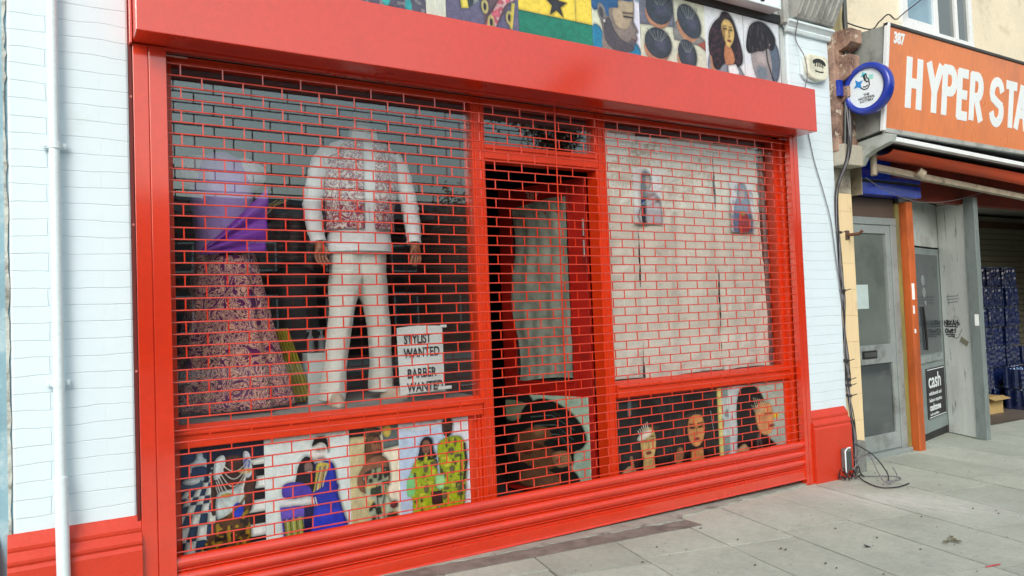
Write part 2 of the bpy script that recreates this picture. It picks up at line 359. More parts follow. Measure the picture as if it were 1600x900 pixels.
def print_mesh(name, cv, P0, right, down, parent=None, thick=.003, origin=None):
    """P0 top-left corner; right / down full edge vectors"""
    A = cv.done(); H, Wd = A.shape[:2]; P0, r, d = Vector(P0), Vector(right), Vector(down)
    nrm = d.cross(r).normalized()
    o0 = Vector(origin) if origin is not None else (Vector(parent.location) if parent is not None and parent.parent is None else Vector(SUBW.get(parent.name, (0, 0, 0))) if parent is not None else Vector((0, 0, 0)))
    us = np.linspace(0, 1, Wd); vs_ = np.linspace(0, 1, H); UU, VV = np.meshgrid(us, vs_)
    co = np.array(P0 - o0)[None, None] + UU[..., None] * np.array(r) + VV[..., None] * np.array(d); co = co.reshape(-1, 3)
    idx = np.arange(H * Wd).reshape(H, Wd)
    q = np.stack([idx[:-1, :-1], idx[1:, :-1], idx[1:, 1:], idx[:-1, 1:]], -1).reshape(-1, 4)
    # back corners and rim so the print has a real thickness
    rim = list(idx[0, :]) + list(idx[1:, -1]) + list(idx[-1, -2::-1]) + list(idx[-2:0:-1, 0])
    bk = co[rim] - np.array(nrm) * thick; n0 = len(co); co = np.concatenate([co, bk]); L = len(rim)
    f = [tuple(x) for x in q] + [(rim[k], rim[(k + 1) % L], n0 + (k + 1) % L, n0 + k) for k in range(L)] + [tuple(n0 + k for k in range(L))]
    me = bpy.data.meshes.new(name); me.from_pydata(co.tolist(), [], f); me.update()
    colr = np.ones((len(co), 4), np.float32); colr[:n0, :3] = A.reshape(-1, 3); colr[n0:, :3] = .7
    ca = me.color_attributes.new('ink', 'FLOAT_COLOR', 'POINT'); ca.data.foreach_set('color', colr.ravel())
    me.materials.append(ART); o = bpy.data.objects.new(name, me); COL.objects.link(o)
    if parent is not None: o.parent = parent; SUBW[o.name] = tuple(o0)
    elif origin is not None: o.location = origin
    return o
ART = art_mat('printed_picture')

# ------------------------------------------------------------------ materials
M = {}
RED = S(206, 46, 3)
M['red'] = mat('red_powder_coat', RED, .3, var=.04, vscale=1.2, coat=.85, spec=.5, bump=.0012, bscale=1.6, dirt=S(190, 40, 8), dscale=1.5)
M['redframe'] = mat('red_gloss_paint', S(214, 56, 14), .38, var=.07, vscale=4, coat=.3, bump=.0009, bscale=35)
M['redmas'] = mat('red_masonry_paint', S(198, 56, 32), .42, var=.07, vscale=3, bump=.002, bscale=22, coat=.15, dirt=S(150, 60, 48), dscale=7, dlo=.6, dhi=.85, wear=S(205, 150, 135), wscale=28, wlo=.72)
M['white'] = brick_mat('white_painted_brick', S(212, 229, 238), S(206, 224, 233), off=(0, .027), bw=.44, var=.035, mortar=.0035, depth=.0018, dirt=S(202, 212, 212), wave=.009)
M['whitef'] = mat('white_paint', S(214, 230, 235), .4, var=.03, bump=.0015, bscale=12, coat=.1)
M['pipe'] = mat('white_painted_pipe', S(216, 232, 238), .35, var=.02, bump=.0008, bscale=40, coat=.2)
M['blue'] = mat('grey_blue_paint', S(138, 176, 192), .5, var=.12, vscale=2.5, bump=.004, bscale=9, dirt=S(186, 208, 216), dscale=5, dlo=.5, dhi=.66, wear=S(112, 120, 118), wscale=30, wlo=.7)
M['peel'] = mat('peeling_plaster', S(190, 196, 190), .8, var=.3, vscale=14, bump=.01, bscale=25, dirt=S(90, 80, 70), dscale=16)
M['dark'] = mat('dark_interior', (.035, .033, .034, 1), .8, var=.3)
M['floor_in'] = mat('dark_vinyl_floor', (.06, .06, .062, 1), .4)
M['ledge'] = mat('grey_painted_ledge', S(158, 164, 162), .6, var=.2, dirt=S(80, 74, 70))
M['glass'] = glass_mat('shop_glass', refl=2.5)
M['glass2'] = glass_mat('door_glass', refl=1.1, tint=(.55, .6, .6, 1), film=.12, filmcol=S(120, 130, 130))
M['black'] = mat('black_plastic', (.012, .012, .013, 1), .4)
M['cable'] = mat('black_cable', (.02, .019, .022, 1), .55)
M['gcable'] = mat('grey_cable', S(120, 120, 125), .5)
M['alu'] = mat('mill_aluminium', S(158, 168, 168), .42, metal=.35, var=.1, dirt=S(110, 112, 108), dscale=5)
M['aluD'] = mat('dark_aluminium', S(78, 82, 82), .5, metal=.3, dirt=S(50, 48, 44))
M['cream'] = mat('cream_masonry_paint', S(222, 214, 190), .75, var=.06, vscale=2, bump=.003, bscale=30, dirt=S(168, 158, 132), dscale=2.6, dlo=.55, dhi=.8)
M['yellow'] = brick_mat('cream_yellow_paint', S(230, 208, 164), S(214, 192, 148), bw=.45, bh=.23, mortar=.003, depth=.002, dirt=S(120, 108, 88), var=.07)
M['rust'] = mat('weathered_red_stone', S(156, 128, 112), .85, var=.35, vscale=9, bump=.006, bscale=30, dirt=S(84, 60, 54), dscale=8, dlo=.45, dhi=.65, wear=S(190, 178, 160), wscale=16, wlo=.58)
M['stone'] = mat('grey_painted_stone', S(172, 176, 172), .6, var=.1, bump=.002, bscale=30, dirt=S(110, 112, 110), dscale=5)
M['chan'] = mat('grey_shutter_channel', S(128, 140, 140), .45, metal=.2, dirt=S(90, 98, 98), dscale=6, stretch=(1, 1, .3))
M['orange'] = mat('orange_sign_face', S(220, 128, 74), .28, var=.07, vscale=1.2, coat=.3, dirt=S(196, 116, 78), dscale=3, stretch=(1, 1, .4))
M['signwhite'] = mat('white_vinyl_letter', S(228, 238, 242), .35, var=.02)
M['signgrey'] = mat('grey_sign_side', S(150, 156, 152), .45, var=.12, dirt=S(100, 100, 92), dscale=6)
M['terra'] = mat('terracotta_awning_cloth', S(206, 82, 48), .85, var=.1, bump=.002, bscale=160)
M['brownboard'] = mat('red_brown_board', S(116, 40, 22), .55, var=.15, dirt=S(70, 26, 18))
M['post'] = mat('orange_painted_timber', S(186, 92, 42), .55, var=.22, vscale=5, bump=.002, bscale=40, dirt=S(120, 60, 30), dscale=9, stretch=(1, 1, .18), wear=S(216, 200, 180), wscale=26, wlo=.73)
M['jamb'] = mat('olive_stained_timber', S(140, 132, 74), .7, var=.3, vscale=7, dirt=S(96, 100, 88), dscale=5, stretch=(1, 1, .3))
M['board'] = mat('crackled_white_board', S(240, 247, 245), .6, var=.06, bump=.003, bscale=20, dirt=S(130, 142, 138), dscale=22, dlo=.6, dhi=.68, stretch=(1, 1, .16))
M['bluebox'] = mat('blue_light_box', S(16, 62, 190), .25, coat=.5, var=.2)
M['lotblue'] = mat('blue_sign_rim', S(24, 52, 160), .25, coat=.4, var=.06)
M['atm'] = mat('grey_cash_machine_panel', S(128, 142, 142), .45, var=.08, dirt=S(96, 104, 102))
M['atmd'] = mat('charcoal_panel', S(62, 70, 76), .25, coat=.6, var=.08)
M['paper'] = mat('white_paper', S(232, 240, 240), .7, var=.02)
M['ink'] = mat('black_ink', (.02, .02, .025, 1), .6)
M['beige'] = mat('beige_awning_bar', S(182, 172, 152), .5, var=.15, dirt=S(110, 96, 78), dscale=8)
M['upvc'] = mat('white_upvc', S(226, 232, 234), .3, var=.02)
M['slat'] = mat('slatted_panel', S(150, 148, 132), .5, var=.1)
M['waterblue'] = mat('blue_shrink_wrap', S(12, 26, 66), .2, coat=.9, var=.5, vscale=16, dirt=S(110, 140, 170), dscale=24, dlo=.62, dhi=.72)
M['bottle'] = mat('pale_blue_plastic', S(70, 110, 160), .12, coat=.8, var=.3, vscale=20)
M['card'] = mat('brown_cardboard', S(176, 152, 100), .8)
# ================================================================== GROUND
def ground():
    th = math.radians(12.2); d = Vector((math.sin(th), math.cos(th))); n = Vector((math.cos(th), -math.sin(th)))
    m = bpy.data.materials.new('stone_flags'); m.use_nodes = True; q = NT(m); b = m.node_tree.nodes['Principled BSDF']
    at = q.n('ShaderNodeAttribute', _attribute_name='tone'); geo = q.n('ShaderNodeNewGeometry')
    n1 = q.n('ShaderNodeTexNoise', Scale=1.6, Detail=8.0, Roughness=.65); n2 = q.n('ShaderNodeTexNoise', Scale=70.0, Detail=4.0, Roughness=.7)
    n3 = q.n('ShaderNodeTexVoronoi', Scale=9.0); n4 = q.n('ShaderNodeTexNoise', Scale=6.0, Detail=7.0, Roughness=.75)
    mp = q.n('ShaderNodeMapping'); mp.inputs['Rotation'].default_value = (0, 0, -1.75); mp.inputs['Scale'].default_value = (3.5, 1, 1); q.l(geo.outputs['Position'], mp.inputs[0])
    for x in (n1, n2, n3): q.l(geo.outputs['Position'], x.inputs['Vector'])
    q.l(mp.outputs[0], n4.inputs['Vector'])
    def rng(src, a, b_, c, e): x = q.n('ShaderNodeMapRange', **{'1': a, '2': b_, '3': c, '4': e}); q.l(src, x.inputs[0]); return x.outputs[0]
    def mul(a, c): x = q.n('ShaderNodeMath', _operation='MULTIPLY'); q.l(a, x.inputs[0]); q.l(c, x.inputs[1]); return x.outputs[0]
    k = mul(mul(rng(n1.outputs['Fac'], .3, .7, .84, 1.13), rng(n2.outputs['Fac'], .3, .7, .92, 1.07)), at.outputs['Fac'])
    n6 = q.n('ShaderNodeTexNoise', Scale=4.2, Detail=9.0, Roughness=.8); q.l(geo.outputs['Position'], n6.inputs['Vector']); k = mul(k, rng(n6.outputs['Fac'], .56, .74, 1.0, .74)); n7 = q.n('ShaderNodeTexNoise', Scale=26.0, Detail=6.0, Roughness=.8); q.l(geo.outputs['Position'], n7.inputs['Vector']); k = mul(k, rng(n7.outputs['Fac'], .3, .75, 1.12, .84))
    gum = rng(n3.outputs['Distance'], .07, .10, 0, 1); n5 = q.n('ShaderNodeTexNoise', Scale=2.7, Detail=2.0); q.l(geo.outputs['Position'], n5.inputs['Vector'])
    gk = q.n('ShaderNodeMath', _operation='MAXIMUM'); q.l(gum, gk.inputs[0]); q.l(rng(n5.outputs['Fac'], .5, .53, 1, 0), gk.inputs[1])
    k = mul(k, rng(gk.outputs[0], 0, 1, .72, 1))
    rgb = q.n('ShaderNodeRGB'); rgb.outputs[0].default_value = S(174, 183, 172)
    sc = q.n('ShaderNodeVectorMath', _operation='SCALE'); q.l(rgb.outputs[0], sc.inputs[0]); q.l(k, sc.inputs['Scale'])
    # pale washed-out smear of spilt plaster on the flags
    sx = q.n('ShaderNodeSeparateXYZ'); q.l(geo.outputs['Position'], sx.inputs[0])
    def ellm(cx, cy, ax, ay, rot):
        mp2 = q.n('ShaderNodeMapping', _vector_type='TEXTURE'); mp2.inputs['Location'].default_value = (cx, cy, .05); mp2.inputs['Rotation'].default_value = (0, 0, rot); mp2.inputs['Scale'].default_value = (ax, ay, 10)
        q.l(geo.outputs['Position'], mp2.inputs[0]); gt = q.n('ShaderNodeVectorMath', _operation='LENGTH'); q.l(mp2.outputs[0], gt.inputs[0]); return gt.outputs['Value']
    e1 = rng(ellm(5.25, -.85, .95, .33, -1.15), .3, 1, 1, 0)
    e2 = mul(e1, rng(n4.outputs['Fac'], .38, .62, 0, 1))
    mx = q.n('ShaderNodeMixRGB'); mx.inputs[2].default_value = S(205, 208, 205); e3 = q.n('ShaderNodeMath', _operation='MULTIPLY'); q.l(e2, e3.inputs[0]); e3.inputs[1].default_value = .75
    q.l(e3.outputs[0], mx.inputs[0]); q.l(sc.outputs[0], mx.inputs[1])
    q.l(mx.outputs[0], b.inputs['Base Color']); b.inputs['Roughness'].default_value = .72
    bp = q.n('ShaderNodeBump', Strength=.7, Distance=.004); q.l(n2.outputs['Fac'], bp.inputs['Height']); q.l(bp.outputs[0], b.inputs['Normal'])
    joint = mat('joint_grit', S(66, 66, 60), .95, var=.25, vscale=12)
    # base sheet under everything
    asph = mat('asphalt', (.05, .05, .052, 1), .85, var=.2, bump=.004, bscale=90)
    g = MB(); g.grid(lambda u, v: (-90 + 240 * u, -120 + 140 * v, -.16), 8, 8); tag(g.build('ground', asph), kind='structure')
    jb = MB(); jb.grid(lambda u, v: (-8 + 38 * u, -5.6 + 9 * v, zg(-8 + 38 * u) - .011), 60, 2); tag(jb.build('pavement_bed', joint), kind='structure')
    nb = [-8.5 + .53 * k for k in range(19)]; nb = [x for x in nb if x < 1.1] + [1.27, 1.83, 2.395, 2.96, 3.545, 4.02, 4.585, 5.12, 5.72, 6.34, 6.93, 7.5]
    while nb[-1] < 26: nb.append(nb[-1] + .56)
    fixed = {3.545: .515, 4.02: .03, 4.585: -.40, 2.96: .15, 5.12: .3, 5.72: -.15}
    V = []; Fc = []; tone = []; rnd = random.Random(3)
    for c in range(len(nb) - 1):
        a0, a1 = nb[c] + .006, nb[c + 1] - .006; st = fixed.get(nb[c], rnd.uniform(-.5, .5)); t = st - 12
        while t < 7.5:
            L = 1.0 if abs(t - st) < 3 else rnd.choice((.9, 1.0, .76)); b0, b1 = t + .0055, t + L - .0055; t += L
            tn = rnd.uniform(.86, 1.06); dz = rnd.uniform(-.0018, .0018); i = len(V)
            # wobbling outline, 6 points a side
            pts = []
            for (p, q_) in (((a0, b0), (a1, b0)), ((a1, b0), (a1, b1)), ((a1, b1), (a0, b1)), ((a0, b1), (a0, b0))):
                for j in range(6):
                    f = j / 6; w = .0022 if j else .004
                    pts.append((p[0] + (q_[0] - p[0]) * f + rnd.uniform(-w, w), p[1] + (q_[1] - p[1]) * f + rnd.uniform(-w, w)))
            X = [n * p[0] + d * p[1] for p in pts]; cx = sum(p.x for p in X) / 24; cy = sum(p.y for p in X) / 24
            if cx < -7 or cx > 15 or cy < -5.2 or cy > 3.2: continue
            if cy > .9 and cx < 7.8: continue
            V += [(p.x, p.y, zg(p.x) + dz) for p in X]; V += [(p.x, p.y, zg(p.x) - .018) for p in X]
            Fc.append(tuple(i + j for j in range(24))); Fc += [(i + 24 + j, i + 24 + (j + 1) % 24, i + (j + 1) % 24, i + j) for j in range(24)]
            tone += [tn] * 48
    me = bpy.data.meshes.new('pavement'); me.from_pydata(V, [], Fc); me.update(); me.materials.append(m)
    at_ = me.attributes.new('tone', 'FLOAT', 'POINT'); at_.data.foreach_set('value', tone)
    o = bpy.data.objects.new('pavement', me); COL.objects.link(o); tag(o, kind='structure')
    # strip of rough concrete and a dark tarmac patch at the foot of the shutter
    rc = mat('rough_concrete', S(150, 156, 148), .85, var=.2, vscale=6, bump=.004, bscale=40, dirt=S(88, 86, 80), dscale=9, dlo=.55, dhi=.7)
    tm = mat('dark_tarmac_patch', S(124, 120, 114), .9, var=.28, vscale=9, bump=.008, bscale=55, dirt=S(72, 68, 66), dscale=5, wear=S(170, 160, 150), wscale=45, wlo=.72)
    r2 = random.Random(5)
    def strip(top, bot, mt, name, dz, thk=.01):
        mb = MB(); n_ = len(top); i = 0
        P = [(x, y) for x, y in top] + [(x, y) for x, y in bot[::-1]]
        mb.v = [(x, y, zg(x) + dz) for x, y in P] + [(x, y, zg(x) + dz - thk) for x, y in P]; L = len(P)
        mb.f = [(k, L - 1 - k, L - 2 - k, k + 1) for k in range(n_ - 1)] + [(k, (k + 1) % L, L + (k + 1) % L, L + k) for k in range(L)]
        tag(mb.build(name, mt), kind='structure')
    N = 60; xs = [0.2 + (3.66 - 0.2) * k / N for k in range(N + 1)]
    lowy = lambda x: -.209 - (x - 1.8) * .081
    mid = [(x, lowy(x) + .17 + .03 * math.sin(x * 5) * r2.random() + r2.uniform(-.008, .008)) for x in xs]
    strip(mid, [(x, lowy(x) + r2.uniform(-.004, .004)) for x in xs], tm, 'tarmac_patch', .0045)
    xs2 = [0.0 + 5.2 * k / 90 for k in range(91)]
    strip([(x, .14) for x in xs2], [(x, (min(-.0, lowy(x) + .165) if x < 3.66 else -.13 + .07 * (x - 3.66)) + r2.uniform(-.012, .012)) for x in xs2], rc, 'concrete_strip', .009, .014)
    # road, kerbs and the pavement across the street
    kb = mat('granite_kerb', S(150, 150, 146), .8, var=.15)
    k = MB(); k.box(-20, 60, -5.75, -5.6, -.16, .05); tag(k.build('kerb', kb, bevel=.01), kind='structure')
    rd = MB(); rd.grid(lambda u, v: (-60 + 180 * u, -16.5 + 10.75 * v, -.09), 6, 2); tag(rd.build('road', asph), kind='structure')
    ln = MB()
    for j in range(-10, 25): ln.grid(lambda u, v: (j * 4 + 2 * u, -11.2 + .12 * v, -.086), 1, 1)
    tag(ln.build('road_markings', mat('road_paint', S(225, 225, 220), .6)), kind='structure')
    fp = MB(); fp.box(-60, 120, -24, -16.65, -.16, .04); tag(fp.build('far_pavement', mat('concrete_paving', S(140, 142, 138), .85, var=.15)), kind='structure')
    k2 = MB(); k2.box(-60, 120, -16.65, -16.5, -.16, .055); tag(k2.build('far_kerb', kb), kind='structure')
ground()

# ================================================================== LEFT NEIGHBOUR
def left_building():
    t = thing('neighbouring_building', 'grey blue painted wall at the far left edge with peeling corner', 'building', (-1.5, 1, .1))
    MB().box(-5.5, -.140, .015, 6, .08, 6.4).build('wall', M['blue'], t)
    # ragged peeling edge where the blue paint stops at the white pier
    mb = MB(); r = random.Random(2); pts = []; z = .1
    while z < 6.4: pts.append((-.158 + r.uniform(-.007, .005), z)); z += r.uniform(.02, .07)
    P = [(-.1705, .1)] + pts + [(-.1705, 6.4)]; mb.prof([(a, b) for a, b in P][::-1], .003, .03, 'y'); mb.build('peeling_edge', M['peel'], t)
    MB().prof([(-.03, .1), (-.03, .5), (.0, .58), (.014, .62), (.014, .1)], -5.5, -.205).build('plinth', M['peel'], t)
left_building()

# ================================================================== SHOP BUILDING
def shop():
    t = thing('shop_building', 'white painted brick shopfront building with red timber window frames behind the red shutter', 'building', (2.7, 1, .1))
    for (x0, x1) in ((-.155, .337), (5.245, 5.79)):
        MB().box(x0, x1, .004, .35, .05, 3.82).build('pilaster', M['white'], t, bevel=.012)
    for (x0, x1, dx) in ((-.175, .352, 0), (5.262, 5.745, 0)):
        pr = [(-.06, .02), (-.06, .47), (-.048, .487), (-.056, .5), (-.056, .512), (-.038, .535), (-.03, .545), (-.034, .555), (-.034, .568), (-.018, .59), (-.004, .61), (.003, .62), (.03, .62), (.03, .02)]
        MB().prof(pr, x0, x1).build('plinth', M['redmas'], t, bevel=.003)
    # wall over the shop, fascia board
    MB().box(.34, 5.24, .028, .35, 2.9, 4.5).build('fascia_board', mat('fascia_backing', S(190, 200, 200), .6), t)
    MB().box(-.155, 5.79, .05, .35, 4.5, 6.4).build('upper_wall', M['white'], t)
    MB().box(1.2, 5.16, -.012, .024, 3.815, 3.885).build('fascia_trim', M['black'], t, bevel=.004)
    # capital and console on the right pier
    cp = [(0, 3.76), (-.02, 3.765), (-.03, 3.79), (-.025, 3.80), (-.05, 3.83), (-.06, 3.835), (-.06, 3.855), (0.003, 3.86)]
    MB().prof(cp, 5.215, 5.81).build('capital', M['whitef'], t, bevel=.003)
    co = MB().prof([(.004, 3.87), (-.07, 3.87), (-.10, 3.93), (-.19, 4.10), (-.24, 4.30), (-.24, 4.5), (.004, 4.5)], 5.27, 5.79).build('console', M['stone'], t, bevel=.008)
    fl = MB()
    for k in range(7):
        x = 5.31 + k * .07
        fl.tube([(x, -.075, 3.90), (x, -.105, 3.95), (x, -.193, 4.11), (x, -.238, 4.28), (x, -.243, 4.45)], .016, 8)
    sub(fl, 'fluting', M['stone'], co, smooth=True)
    MB().box(5.17, 5.235, -.04, .02, 3.82, 4.5).build('downstand', M['stone'], t, bevel=.006)
    # interior shell
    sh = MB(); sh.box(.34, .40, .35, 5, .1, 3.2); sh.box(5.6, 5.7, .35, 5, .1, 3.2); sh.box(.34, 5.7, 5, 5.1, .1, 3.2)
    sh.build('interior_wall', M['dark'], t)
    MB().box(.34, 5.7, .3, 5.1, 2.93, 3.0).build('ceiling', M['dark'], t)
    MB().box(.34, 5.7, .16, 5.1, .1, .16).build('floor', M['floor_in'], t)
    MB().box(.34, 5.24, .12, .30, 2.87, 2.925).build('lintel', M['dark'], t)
    # partitions beside the door passage and window ledges
    MB().box(2.30, 2.335, .20, 1.3, .16, 2.93).build('partition', mat('dark_brown_partition', (.05, .035, .03, 1), .6), t)
    MB().box(.42, 2.295, .145, 1.05, .93, 1.0).build('window_ledge', M['ledge'], t, bevel=.004)
    MB().box(3.32, 5.24, .2, .8, .93, 1.0).build('window_ledge', M['ledge'], t, bevel=.004)
    # timber frame
    f = MB()
    for (x0, x1) in ((2.272, 2.362), (3.262, 3.345)): f.box(x0, x1, .098, .215, .1, 2.89)
    for (x0, x1) in ((2.285, 2.297), (2.337, 2.349), (3.275, 3.285), (3.322, 3.332)): f.box(x0, x1, .0885, .0975, .1, 2.88)
    f.box(.505, .538, .10, .2, .1, 2.88); f.box(5.125, 5.16, .10, .2, .1, 2.88); f.box(5.16, 5.243, .05, .2, .1, 2.88)
    f.box(2.362, 3.262, .101, .213, 2.49, 2.595); f.box(2.362, 3.262, .0925, .1, 2.50, 2.52); f.box(2.362, 3.262, .0925, .1, 2.565, 2.585)
    f.box(.538, 5.125, .103, .2, 2.858, 2.89)
    f.box(2.362, 2.372, .11, .2, 2.6, 2.86); f.box(3.252, 3.262, .11, .2, 2.6, 2.86)
    f.build('window_frame', M['redframe'], t, bevel=.003)
    for (x0, x1) in ((.508, 2.268), (3.348, 5.215)):
        MB().prof([(.075, .893), (.075, .955), (.062, .962), (.062, .975), (.12, 1.006), (.1275, 1.008), (.1275, .893)], x0, x1).build('window_cill', M['redframe'], t, bevel=.003)
        MB().box(x0 + .001, x1 - .001, .128, .2, .1, .925).build('stall_riser', M['redframe'], t, bevel=.002)
    for xa, xb in ((2.187, 2.215), (2.25, 2.27), (3.347, 3.352)): MB().box(xa, xb, .112, .127, .3, .89).build('riser_moulding', M['redframe'], t, bevel=.002)
    MB().box(.54, 2.27, .130, .136, .985, 2.856).build('window_glass', M['glass'], t)
    MB().box(3.347, 5.124, .130, .136, .985, 2.856).build('window_glass', M['glass'], t)
    MB().box(2.373, 3.251, .150, .156, 2.598, 2.856).build('transom_glass', M['glass'], t)
    MB().box(2.36, 3.27, .10, .35, .10, .17).build('door_step', mat('worn_step', S(96, 90, 86), .8, var=.2), t)
    # door leaf, opened inwards on its right-hand hinges
    a = math.radians(20); dx, dy = -math.sin(a), math.cos(a); H = Vector((3.235, .225, 0)); u = Vector((dx, dy, 0)); nn = Vector((-dy, dx, 0)).normalized()  # nn faces the camera side
    wd = .79; th = nn * -.042; D = MB()
    def bx(m_, s0, s1, z0, z1, d0=0.0, d1=.042):
        m_.obox(H + u * s0 - nn * d0 + Vector((0, 0, z0)), u * (s1 - s0), -nn * (d1 - d0), (0, 0, z1 - z0))
    bx(D, 0, .145, .18, 2.46); bx(D, wd - .12, wd, .18, 2.46); bx(D, .145, wd - .12, 2.24, 2.46); bx(D, .145, wd - .12, .87, 1.0); bx(D, .145, wd - .12, .18, .34)
    M['reddoor'] = mat('shade_darkened_door_red', S(150, 22, 12), .4, var=.15, vscale=5, coat=.25, bump=.001, bscale=30, dirt=S(96, 22, 16), dscale=4); dr = D.build('door', M['reddoor'], t, bevel=.003)  # door red darkened: the hood's shade over the leaf is put into the colour
    mo = MB(); bx(mo, .135, .147, 1.0, 2.24, -.008, .0); bx(mo, wd - .13, wd - .118, 1.0, 2.24, -.008, 0); bx(mo, .147, wd - .13, 2.232, 2.246, -.008, 0); bx(mo, .147, wd - .13, .994, 1.006, -.008, 0)
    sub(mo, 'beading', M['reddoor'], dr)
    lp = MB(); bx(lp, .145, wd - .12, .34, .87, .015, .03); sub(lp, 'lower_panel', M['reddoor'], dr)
    gl = MB(); bx(gl, .145, wd - .12, 1.0, 2.24, .018, .023); sub(gl, 'door_glass', M['glass2'], dr)
    cu = MB()
    def cf(p, q_):
        s_ = .15 + p * (.5 - .03 * math.sin(q_ * 9)); z = 2.325 - q_ * 1.31
        w = .012 * math.sin(p * 26 + 2 * math.sin(q_ * 5)) + .03 * mnoise.noise(Vector((p * 5, q_ * 9, 1)))
        P = H + u * s_ + nn * (-.001 + .014 + .4 * w) + Vector((0, 0, z + .02 * math.sin(p * 3.1 + 1)))
        return (P.x, P.y, P.z)
    cu.grid(cf, 60, 90); sub(cu, 'door_covering', mat('crumpled_grey_green_sheet', S(116, 124, 114), .6, var=.25, vscale=8, bump=.012, bscale=16), dr, smooth=True)
    hd = MB()
    for zc in (2.1, 1.95): hd.tube([tuple(H + nn * .012 + u * .012 + Vector((0, 0, zc - .06))), tuple(H + nn * .012 + u * .012 + Vector((0, 0, zc + .06)))], .008, 8)
    sub(hd, 'hinge', mat('bare_steel', (.5, .5, .48, 1), .3, metal=.9), dr)
    num = text('387', .085, tuple(H + u * .52 + nn * .004 + Vector((0, 0, 2.355))), tuple(-u), (0, 0, 1), mat('chalky_number', S(170, 140, 130), .6), dr, 'door_number', ext=.002)
    return t, H, u, nn, wd
SHOP, DH, DU, DN, DW = shop()

# crumpled sheets hung inside the right-hand window
def sheets():
    m = mat('crumpled_cream_paper', S(240, 238, 226), .75, var=.05, vscale=3, bump=.004, bscale=14, dirt=S(196, 190, 172), dscale=4, dlo=.58, dhi=.75)
    spec = [('wide pale paper sheet hung inside the right window beside the doorway', 3.37, 3.691, .022, 3), ('middle pale crumpled paper sheet covering the right window', 3.694, 4.505, .026, 5), ('pale crumpled paper sheet at the right end of the window with a ragged right edge', 4.509, 5.03, .026, 9)]
    for (lb, x0, x1, wob, sd_) in spec:
        def e(z, k): return wob * (.3 + .7 * max(0, min(1, (2.1 - z) / .8))) * mnoise.noise(Vector((z * 2.3, k, sd_)))
        def fn(p, q):
            z = 2.80 - q * 1.80; a = x0 + .5 * e(z, 1.7); b = x1 + .6 * e(z, 8.2) + (.03 * math.sin(z * 1.7) if x1 > 5 else 0)
            x = a + (b - a) * p; v = Vector((x * 3, z * 3, sd_))
            w = .014 * mnoise.noise(v) + .018 * abs(mnoise.noise(v * 2.3)) + .005 * abs(mnoise.noise(v * 5.5)) + .004 * math.sin(x * 31 + 2 * mnoise.noise(Vector((x * 2, z, 4)))) * (.4 + .6 * q) + .02 * mnoise.noise(Vector((x * 4, z * .5, sd_)))
            return (x, .178 + w, z + .012 * math.sin(x * 5 + sd_))
        mb = MB(); mb.grid(fn, 70, 130); o = mb.build('paper_sheet', m, None, smooth=True, origin=(x0, .175, 1.0))
        tag(o, lb, 'paper sheet', 'paper sheets covering the right window')
    # a dark slit strip behind
sheets()

